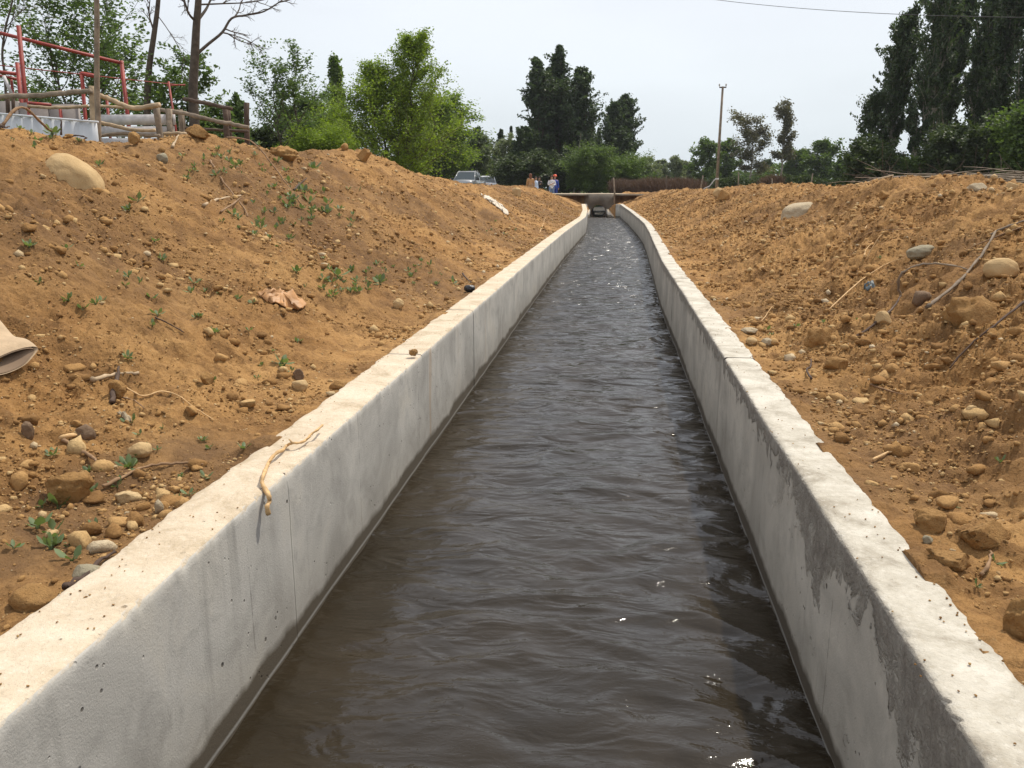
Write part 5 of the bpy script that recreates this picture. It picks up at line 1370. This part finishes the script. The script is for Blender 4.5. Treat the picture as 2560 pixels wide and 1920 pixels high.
# ------------------------------------------------------------------ corral
def corral():
    rs = np.random.RandomState(21)
    b = base_at(240, 13.2); root = empty('corral_fence', b, 'rustic corral fence of weathered posts and crooked rails above the left bank', 'fence')
    bb = np.array(b)
    def post(x0, y0, x1, y1, r, Y, mat='wood_grey'):
        t_ = np.array(atY(x0, y0, Y)); q = np.array(atY(x1, y1, Y)); zb = gz(q[0], Y)
        d = (q - t_) / (q[2] - t_[2]); foot = t_ + d * (zb - .2 - t_[2])
        P = np.array([foot + (t_ - foot) * k / 7 for k in range(8)]) + rs.normal(size=(8, 3)) * r * .10
        mb = MB(); mb.tube(P - bb, r * (1 + rs.uniform(-.08, .08, 8)), 10, jit=.06, rng=rs); mb.build('post', M[mat], root, True)
    def rail(pts, r, Y, mat='wood_grey', taper=1.0):
        P = smooth_path([np.array(atY(x, y, Y + dY)) for x, y, dY in [(p + (0,))[:3] for p in pts]], 6)
        P = P + rs.normal(size=P.shape) * r * .12
        mb = MB(); mb.tube(P - bb, r * np.linspace(1, taper, len(P)) * (1 + rs.uniform(-.1, .1, len(P))), 9, jit=.06, rng=rs); mb.build('rail', M[mat], root, True)
    post(203, 184, 205, 275, .070, 13.0, 'wood_pale'); post(338, 232, 346, 290, .055, 13.6); post(486, 232, 490, 290, .052, 15.6, 'wood_dark'); post(494, 238, 497, 290, .035, 16, 'wood_dark')
    post(533, 222, 534, 300, .052, 16.2, 'wood_dark'); post(16, 200, 17, 245, .035, 13.2, 'wood_dark'); post(28, 202, 30, 245, .030, 13.2, 'wood_dark'); post(390, 235, 392, 282, .05, 15.5)
    post(395, 245, 398, 270, .03, 17)
    rail([(-40, 216), (35, 208), (90, 206), (150, 200), (197, 197)], .040, 12.9); rail([(215, 206), (250, 220), (290, 234), (345, 226)], .038, 13.2, 'wood_pale')
    rail([(60, 229), (120, 233), (190, 229)], .026, 13.5, 'wood_pale'); rail([(212, 229), (260, 232), (330, 233)], .024, 13.8, 'wood_pale')
    rail([(210, 264), (240, 270), (290, 281), (335, 281)], .032, 13.2, 'wood_pale', .8); rail([(215, 294), (260, 288), (300, 291), (345, 294)], .026, 13.2)
    rail([(345, 290), (370, 288), (402, 289)], .028, 13.8, 'wood_pale'); rail([(345, 238), (400, 245), (450, 258), (490, 266), (536, 276)], .038, 14.8, 'wood_grey')
    rail([(396, 213), (440, 222), (500, 235)], .034, 15.2, 'wood_dark'); rail([(400, 277), (450, 280), (536, 284)], .028, 15.8, 'wood_dark')
    # red steel handling frame
    b2 = base_at(120, 15); r2 = empty('red_steel_frame', b2, 'red painted steel frame with tall posts and beams behind the corral fence', 'frame'); b2_ = np.array(b2)
    def bar(p0, p1, w, Y, nm, dY=0.0):
        a, c = np.array(atY(*p0, Y)), np.array(atY(*p1, Y + dY))
        if nm == 'post': c = a + (c - a) * ((gz(c[0], c[1]) - .1 - a[2]) / (c[2] - a[2]))
        mb = MB(); mb.tube([a - b2_, c - b2_], w * .56, 4); mb.build(nm, M['red'], r2)
    bar((40, 55), (54, 205), .085, 15, 'post'); bar((262, 131), (275, 245), .078, 16, 'post'); bar((37, 135), (44, 205), .075, 14.6, 'post')
    bar((176, 156), (184, 250), .065, 14.2, 'post'); bar((230, 205), (234, 250), .05, 14.4, 'post'); bar((130, 236), (133, 262), .055, 13.9, 'post'); bar((62, 222), (62, 250), .05, 13.8, 'post'); bar((24, 168), (28, 205), .05, 14.9, 'post')
    bar((-30, 64), (265, 137), .058, 15, 'beam', 1.0); bar((176, 159), (214, 166), .065, 14.2, 'beam'); bar((-30, 152), (38, 160), .055, 14.6, 'beam'); bar((-30, 158), (38, 171), .04, 14.8, 'beam')
    bar((60, 222), (110, 227), .045, 13.8, 'beam'); bar((-20, 139), (400, 185), .016, 15, 'tie_rod', 1.5); bar((364, 176), (372, 228), .04, 16, 'post'); bar((360, 185), (400, 183), .022, 16.2, 'tie_rod')
    # white sheet panel and boards
    Y = 12.2; a, c = np.array(atY(-60, 238, Y)), np.array(atY(207, 264, Y)); zb = gz(c[0], Y) - .05
    r3 = empty('white_sheet_panel', (a[0], Y, zb), 'white corrugated sheet panel standing at the left edge below the red frame', 'panel')
    n = 60; V = []
    for k in range(n):
        t = k / (n - 1); x = c[0] * t + a[0] * (1 - t) - a[0]; zt = c[2] * t + a[2] * (1 - t) - zb
        for u in (0, .33, .36, .66, .69, 1.0): V.append((x, .012 * math.sin(k * 1.3) + .02 * math.sin(u * 9) + (0.015 if u in (.36, .69) else 0), zt * u))
    mb = MB(); mb.add(V, [(k * 6 + j, (k + 1) * 6 + j, (k + 1) * 6 + j + 1, k * 6 + j + 1) for k in range(n - 1) for j in range(5)])
    o = mb.build('sheet', M['white_sheet'], r3, True); md = o.modifiers.new('thick', 'SOLIDIFY'); md.thickness = .012
    mb = MB(); mb.tube([(-.2, -.02, a[2] - zb), (c[0] - a[0] + .05, -.02, c[2] - zb)], .018, 6); mb.build('top_trim', M['white_sheet'], r3)
    Y = 14.2; x0, x1 = xh(212, Y), xh(388, Y); zt = top_z(300, 246, Y); zb = gz(x0, Y); r4 = empty('board_wall', ((x0 + x1) / 2, Y, zb), 'low wall of whitewashed horizontal boards inside the corral fence', 'board wall')
    nb = 6; bh = (zt - zb + .1) / nb
    for k in range(nb):
        mb = MB(); mb.box((rs.uniform(-.03, .03), rs.uniform(-.008, .008), -.1 + bh * (k + .5)), (x1 - x0, .03, bh - .022), Matrix.Rotation(rs.uniform(-.006, .006), 3, 'Y')); mb.build('board', M['white_board'], r4)
    mb = MB(); mb.box((x1 / 2 - x0 / 2 - .05, -.05, (zt - zb) * .5), (.09, .07, zt - zb + .15)); mb.build('board_post', M['wood_grey'], r4)
    Y = 14.0; x0, x1 = xh(-60, Y), xh(190, Y); zt = top_z(60, 214, Y); zb = gz(x1, Y)
    r5 = empty('grey_panel_wall', ((x0 + x1) / 2, Y, zb), 'low grey panel wall behind the top rail at the left edge', 'wall')
    for k in range(4):
        w = (x1 - x0) / 4; mb = MB(); mb.box((x0 + w * (k + .5) - (x0 + x1) / 2, 0, (zt - zb) / 2 - .03 * k), (w - .02, .06, zt - zb)); mb.build('wall_panel', M['grey_sheet'], r5)
    # pale plank leaning by the frame
    a, c = np.array(atY(8, 164, 14.5)), np.array(atY(26, 205, 14.5)); mb = MB(); mb.tube([a * 0, c - a], .035, 4); o = mb.build('plank', M['white_board'], None); o.location = a; tag(o, 'short pale plank leaning behind the fence at the left photo edge', 'plank')
    # slender pole in front
    Y = 12.4; b = on_ground(213, 296); q = atY(207, -60, 12.4); b = base_at(213, 12.4)
    mb = MB(); P = np.array([[(q.x - b.x) * t + .008 * math.sin(t * 9), 0, -.2 + (q.z - b.z + .2) * t] for t in np.linspace(0, 1, 22)]); rs2 = np.random.RandomState(4)
    mb.tube(P, .042 * np.linspace(1.05, .85, len(P)), 9, jit=.05, rng=rs2); o = mb.build('tall_pole', M['wood_grey'], None, True); o.location = b; tag(o, 'tall slender wooden pole rising out of the frame before the corral fence', 'pole')
corral()

# ------------------------------------------------------------------ cars
def car(name, label, loc, rz, paint, kind):
    root = empty(name, loc, label, 'pickup truck' if kind == 'pickup' else 'car', None, rz)
    # car faces -Y; stations along the length with (y, half width, z of sill, belt z, belt half width)
    if kind == 'pickup':
        Wd, Ht, Ln = .91, 1.78, 5.2
        body = [(-2.60, .62, .62, .80), (-2.55, .80, .45, .98), (-2.40, .87, .42, 1.06), (-1.9, .905, .42, 1.10), (-1.30, .91, .42, 1.14), (-1.0, .91, .42, 1.10), (1.0, .91, .42, 1.10), (2.45, .90, .45, 1.08), (2.6, .86, .5, 1.04)]
        cab = [(-1.32, .80, 1.10), (-0.55, .66, 1.70), (-0.3, .65, 1.765), (0.5, .65, 1.77), (0.95, .66, 1.66), (1.10, .80, 1.09)]
    else:
        Wd, Ht, Ln = .88, 1.60, 4.2
        body = [(-2.10, .60, .55, .72), (-2.05, .76, .42, .86), (-1.85, .84, .38, .95), (-1.4, .87, .38, 1.02), (-0.95, .88, .38, 1.06), (0.9, .88, .38, 1.06), (1.85, .87, .4, 1.04), (2.05, .84, .45, 1.0)]
        cab = [(-1.05, .78, 1.02), (-0.25, .62, 1.52), (0.1, .61, 1.59), (1.2, .60, 1.58), (1.7, .62, 1.45), (2.0, .76, 1.02)]
    mb = MB(); V = []
    for (y, w, zs, zb) in body:
        V += [(-w * .93, y, zs), (-w, y, (zs + zb) / 2), (-w * .985, y, zb - .07), (-w * .90, y, zb), (0, y, zb + .045), (w * .90, y, zb), (w * .985, y, zb - .07), (w, y, (zs + zb) / 2), (w * .93, y, zs)]
    n, m = len(body), 9
    F = [(k * m + j, (k + 1) * m + j, (k + 1) * m + j + 1, k * m + j + 1) for k in range(n - 1) for j in range(m - 1)] + [(k * m + 8, (k + 1) * m + 8, (k + 1) * m, k * m) for k in range(n - 1)]
    F += [tuple(range(m)), tuple((n - 1) * m + j for j in range(m))[::-1]]
    mb.add(V, F); o = mb.build('body', paint, root, True)
    # cabin roof with pillars
    def cs(t): # interpolate cab section
        pass
    mb = MB(); (ya, wa, za), (yb, wb, zb_), (yc, wc, zc), (yd, wd, zd), (ye, we, ze), (yf, wf, zf) = cab
    mb.add([(-wb, yb, zb_), (wb, yb, zb_), (-wc, yc, zc), (wc, yc, zc), (-wd, yd, zd), (wd, yd, zd), (-we, ye, ze), (we, ye, ze),
            (-wb + .1, yb, zb_ + .02), (wb - .1, yb, zb_ + .02), (-wc + .1, yc, zc + .03), (wc - .1, yc, zc + .03), (-wd + .1, yd, zd + .03), (wd - .1, yd, zd + .03), (-we + .1, ye, ze + .02), (we - .1, ye, ze + .02)],
           [(8, 9, 11, 10), (10, 11, 13, 12), (12, 13, 15, 14), (0, 8, 10, 2), (2, 10, 12, 4), (4, 12, 14, 6), (1, 3, 11, 9), (3, 5, 13, 11), (5, 7, 15, 13), (0, 1, 9, 8), (6, 14, 15, 7)])
    for sx in (-1, 1):
        for A_, B2 in (((wa, ya, za), (wb, yb, zb_)), ((wf, yf, zf), (we, ye, ze)), (((wa + wf) / 2 + .0, .15, 1.06), (wc, .1, zc)), ((wb, yb, zb_), (wc, yc, zc)), ((wc, yc, zc), (wd, yd, zd)), ((wd, yd, zd), (we, ye, ze))):
            mb.tube([(sx * A_[0], A_[1], A_[2]), (sx * B2[0], B2[1], B2[2])], .042, 6)
    mb.build('roof', paint, root, False)
    mb = MB(); mb.add([(-wa, ya + .01, za), (wa, ya + .01, za), (wb, yb + .01, zb_), (-wb, yb + .01, zb_)], [(0, 1, 2, 3)]); mb.build('windshield', M['glass'], root)
    mb = MB(); mb.add([(-wf, yf - .01, zf), (wf, yf - .01, zf), (we, ye - .01, ze), (-we, ye - .01, ze)], [(3, 2, 1, 0)]); mb.build('rear_window', M['glass'], root)
    for sx in (-1, 1):
        mb = MB(); e = .004
        mb.add([(sx * (wa + e), ya, za), (sx * (wb + e), yb, zb_), (sx * (wc + e), yc, zc), (sx * (wd + e), yd, zd), (sx * (we + e), ye, ze), (sx * (wf + e), yf, zf)], [(0, 1, 2, 3, 4, 5)]); mb.build('side_window', M['glass'], root)
        mb = MB(); mb.box((sx * (wa + .20), ya + .15, za + .10), (.22, .12, .17)); mb.tube([(sx * wa, ya + .2, za + .02), (sx * (wa + .2), ya + .16, za + .06)], .02, 6)
        o = mb.build('mirror', M['black'], root); md = o.modifiers.new('b', 'BEVEL'); md.width = .03; md.segments = 2
        y0 = body[1][0]; zb0 = body[1][3]
        mb = MB(); mb.add([(sx * .52, y0 - .03, zb0 - .20), (sx * .80, y0 + .03, zb0 - .22), (sx * .86, y0 + .26, zb0 - .06), (sx * .80, y0 + .06, zb0 - .03), (sx * .50, y0 - .02, zb0 - .06)], [(0, 1, 2, 3, 4)])
        mb.build('headlight', M['lamp_glass'], root)
        for yw in (body[1][0] + .85, body[-2][0] - .95):
            r_ = .38 if kind == 'pickup' else .32
            w_ = empty('wheel', (0, 0, 0), None, None); del_ = w_; w_.parent = root; w_.location = (sx * (Wd - .10), yw, r_)
            mb = MB(); mb.tube([(-.11, 0, 0), (-.08, 0, 0), (.08, 0, 0), (.11, 0, 0)], [r_ * .93, r_, r_, r_ * .93], 24); mb.build('tyre', M['rubber'], w_, True)
            mb = MB(); mb.tube([(-.118, 0, 0), (.118, 0, 0)], r_ * .6, 16); mb.build('rim', M['chrome'], w_)
    y0, zb0 = body[1][0], body[1][3]
    mb = MB(); mb.box((0, y0 - .035, zb0 - .17), (.98, .05, .20)); mb.build('grille', M['black'], root)
    mb = MB()
    for k in range(7): mb.box((-.42 + .14 * k, y0 - .07, zb0 - .17), (.025, .02, .19))
    mb.box((0, y0 - .07, zb0 - .06), (1.0, .025, .03)); mb.build('grille_bars', M['chrome'], root)
    mb = MB(); mb.box((0, y0 - .06, zb0 - .42), (1.55, .16, .20)); o = mb.build('bumper', paint, root); md = o.modifiers.new('b', 'BEVEL'); md.width = .05; md.segments = 3
    if kind == 'pickup':
        mb = MB(); mb.box((0, 1.85, 1.0), (1.5, 1.3, .06)); mb.build('bed', M['black'], root)
    return root
Y = 63; zc_ = top_z(1000, 368, Y) - 1.80; car('pickup_truck', 'dark grey pickup truck facing the camera behind the left bank', (atY(1000, 400, Y).x, Y + 2.3, zc_), math.radians(-3), M['paint_grey'], 'pickup')
Y = 69; zc_ = top_z(1042, 379, Y) - 1.62; car('parked_car', 'white car parked partly behind the grey pickup', (atY(1043, 400, Y).x, Y + 2, zc_), math.radians(9), M['paint_white'], 'car')

# ------------------------------------------------------------------ people
M['skin'] = simple('skin', (0.42, 0.24, 0.16), 0.6)
def cloth(nm, c, var=0.15): return simple(nm, c, 0.85, 0, 9, var)
def limbmesh(mb, P, R, sides=10):
    P = smooth_path(P, 4); mb.tube(P, np.interp(np.linspace(0, 1, len(P)), np.linspace(0, 1, len(R)), R), sides)
def person(label, loc, H, face, top, bottom, hair, arms, hairlen=.1, helmet=None, skirt=False, bag=False):
    """body is one skinned surface; clothes and hair are its children"""
    k = H / 1.7
    bm_v = dict(pel=(0, 0, .93), wai=(0, 0, 1.08), che=(0, .01, 1.28), nec=(0, .015, 1.44), hb=(0, -.005, 1.50), hd=(0, -.01, 1.60), ht=(0, 0, 1.66),
                lh=(-.09, 0, .88), lk=(-.10, -.02, .50), la=(-.10, .02, .09), lt=(-.11, -.14, .04), rh=(.09, 0, .88), rk=(.11, -.01, .50), ra=(.12, .03, .09), rt=(.13, -.13, .04))
    L_s = (-.17, .01, 1.38); R_s = (.17, .01, 1.38)
    if arms == 'crossed':
        LA = [(-.23, -.02, 1.12), (-.02, -.19, 1.16), (.09, -.2, 1.19)]; RA = [(.23, -.02, 1.12), (.02, -.21, 1.12), (-.09, -.22, 1.13)]
    elif arms == 'hold':
        LA = [(-.24, 0, 1.12), (-.12, -.22, 1.18), (-.05, -.29, 1.22)]; RA = [(.24, 0, 1.12), (.12, -.22, 1.2), (.05, -.29, 1.24)]
    else:
        LA = [(-.23, .02, 1.12), (-.25, -.03, .88), (-.25, -.05, .80)]; RA = [(.23, .02, 1.12), (.25, -.04, .88), (.25, -.06, .80)]
    names = list(bm_v) + ['ls', 'le', 'lw', 'lf', 'rs', 're', 'rw', 'rf']
    co = list(bm_v.values()) + [L_s] + LA + [R_s] + RA
    # three finger bundles and a thumb per hand keep the hand readable at its size
    idx = {n: i for i, n in enumerate(names)}
    E = [('pel', 'wai'), ('wai', 'che'), ('che', 'nec'), ('nec', 'hb'), ('hb', 'hd'), ('hd', 'ht'), ('pel', 'lh'), ('lh', 'lk'), ('lk', 'la'), ('la', 'lt'), ('pel', 'rh'), ('rh', 'rk'), ('rk', 'ra'), ('ra', 'rt'),
         ('che', 'ls'), ('ls', 'le'), ('le', 'lw'), ('lw', 'lf'), ('che', 'rs'), ('rs', 're'), ('re', 'rw'), ('rw', 'rf')]
    rad = dict(pel=.14, wai=.125, che=.145, nec=.055, hb=.06, hd=.095, ht=.07, lh=.085, lk=.06, la=.042, lt=.035, rh=.085, rk=.06, ra=.042, rt=.035, ls=.055, le=.042, lw=.03, lf=.035, rs=.055, re=.042, rw=.03, rf=.035)
    E = [(idx[a], idx[b_]) for a, b_ in E]; R_ = [rad[n] for n in names]
    for w, f in (('lw', 'lf'), ('rw', 'rf')):
        base = np.array(co[idx[f]]); d = base - np.array(co[idx[w]]); d /= np.linalg.norm(d) + 1e-9; s_ = np.cross(d, [0, 0, 1.0]) + 1e-6; s_ /= np.linalg.norm(s_); u = np.cross(d, s_)
        for q, (o_, l_) in enumerate([(-.03, .07), (-.011, .082), (.009, .078), (.028, .062)]):
            co.append(tuple(base + u * o_ + d * l_ + s_ * .01)); E.append((idx[f], len(co) - 1)); R_.append(.009)
        co.append(tuple(base + s_ * .045 + d * .02)); E.append((idx[f], len(co) - 1)); R_.append(.010)
    me = bpy.data.meshes.new('person'); me.from_pydata([tuple(c * k for c in v) for v in co], E, []); me.materials.append(M['skin'])
    o = bpy.data.objects.new('person', me); COL.objects.link(o); o.location = loc; o.rotation_euler = (0, 0, face)
    sk = o.modifiers.new('skin', 'SKIN')
    for i, v in enumerate(me.skin_vertices[0].data): v.radius = (R_[i] * k,) * 2; v.use_root = (i == 0)
    su = o.modifiers.new('sub', 'SUBSURF'); su.levels = 1; su.render_levels = 1
    tag(o, label, 'person')
    S = lambda P: [tuple(np.array(q) * k) for q in P]
    mb = MB()
    limbmesh(mb, S([(0, 0, .86), (0, 0, 1.0), (0, 0, 1.1), (0, .01, 1.28), (0, .01, 1.39), (0, .01, 1.45)]), [.19 * k, .175 * k, .16 * k, .19 * k, .15 * k, .06 * k], 14)
    V = mb.v[-1]; V[:, 1] = V[:, 1] * .68
    limbmesh(mb, S([L_s, LA[0], LA[1]]), [.075 * k, .06 * k, .048 * k]); limbmesh(mb, S([R_s, RA[0], RA[1]]), [.075 * k, .06 * k, .048 * k])
    mb.build('jacket', top, o, True)
    mb = MB()
    if skirt: limbmesh(mb, S([(0, 0, 1.0), (0, 0, .8), (0, 0, .55)]), [.16 * k, .21 * k, .23 * k], 14)
    for s_ in (-1, 1): limbmesh(mb, S([(s_ * .09, 0, .95), (s_ * .10, -.01, .5), (s_ * .11, .02, .08)]), [.115 * k, .085 * k, .065 * k])
    mb.build('trousers', bottom, o, True)
    v, f = ICO[3]; sel = v.copy()
    mb = MB(); hv = v * np.array([.108, .122, .125]) * k + np.array([0, .012, 1.625]) * k
    front = (v[:, 1] < -.25) & (v[:, 2] < .45)
    hv[front] = hv[front] * [1, 1, 1] + np.array([0, .07 * k, 0]); low = (v[:, 2] < -.3) & (v[:, 1] > -.2); hv[low, 2] -= hairlen * k
    mb.addq(hv, f); mb.build('hair', hair, o, True)
    mb = MB()
    for sx in (-.034, .034): mb.box((sx * k, -.098 * k, 1.625 * k), (.024 * k, .012 * k, .010 * k))
    mb.box((0, -.098 * k, 1.555 * k), (.045 * k, .012 * k, .008 * k)); mb.build('eyes_and_mouth', M['black'], o)
    mb = MB(); mb.add(np.array([(-.012, -.092, 1.585), (.012, -.092, 1.585), (0, -.125, 1.588), (0, -.092, 1.625)]) * k, [(0, 1, 2), (0, 2, 3), (1, 3, 2), (0, 3, 1)]); mb.build('nose', M['skin'], o)
    if helmet:
        mb = MB(); n = 20
        for r0, z0 in (((.15, 1.66), (.135, 1.67)),): pass
        prof = [(.158, 1.655), (.132, 1.665), (.128, 1.71), (.10, 1.76), (.05, 1.785), (0.005, 1.79)]
        mb.tube([(0, 0, z * k) for r_, z in prof], [r_ * k for r_, z in prof], n); mb.build('helmet', helmet, o, True)
    if arms == 'hold':
        mb = MB(); mb.box((0, -.33 * k, 1.26 * k), (.13 * k, .03 * k, .09 * k)); mb.build('phone', M['black'], o)
    return o
def stand(dx, dytop, Y, H):
    p = atY(dx, dytop, Y); return (p.x, Y, p.z - H * 1.02)
person('person with long auburn hair in a mustard brown coat seen from behind', stand(1146, 375, 57, 1.66), 1.66, math.radians(195), cloth('mustard_coat', (.40, .22, .09)), cloth('tan_trousers', (.30, .18, .09)), cloth('auburn_hair', (.16, .06, .03)), 'down', .28, skirt=True)
person('person in a pale blue shirt and dark trousers next to the mustard coat', stand(1157.5, 381, 59, 1.62), 1.62, math.radians(60), cloth('pale_blue_shirt', (.50, .60, .75)), cloth('navy_trousers', (.03, .035, .06)), cloth('black_hair', (.02, .015, .012)), 'down', .04)
person('person in black clothes holding up a phone behind the pale blue shirt', stand(1165, 381.5, 61, 1.66), 1.66, math.radians(40), cloth('black_coat', (.018, .02, .03)), cloth('black_trousers', (.02, .02, .025)), cloth('dark_hair', (.03, .02, .015)), 'hold', .03)
person('person in a white patterned top with folded arms beside the orange helmet', stand(1192, 379, 58, 1.64), 1.64, math.radians(10), simple('white_patterned_top', (.62, .62, .64), .85, 0, 14, .45), cloth('blue_jeans', (.14, .20, .32)), cloth('brown_hair', (.08, .04, .025)), 'crossed', .14)
person('person in blue overalls with an orange safety helmet, rightmost of the group', stand(1199, 377, 59, 1.74), 1.70, math.radians(20), cloth('blue_overalls', (.02, .06, .32)), cloth('blue_overall_legs', (.02, .05, .28)), cloth('short_dark_hair', (.03, .02, .015)), 'down', .0, helmet=simple('orange_helmet', (.75, .10, .03), .35))

# ------------------------------------------------------------------ haze
m = bpy.data.materials.new('haze'); m.use_nodes = True
for n_ in list(m.node_tree.nodes): m.node_tree.nodes.remove(n_)
ho = m.node_tree.nodes.new('ShaderNodeOutputMaterial'); hv = m.node_tree.nodes.new('ShaderNodeVolumePrincipled')
hv.inputs['Color'].default_value = (0.86, 0.90, 0.95, 1); hv.inputs['Density'].default_value = 0.0003
m.node_tree.links.new(hv.outputs[0], ho.inputs['Volume'])
mb = MB(); mb.box((0, 445, 9.5), (1440, 940, 27)); tag(mb.build('haze', m), kind='stuff')
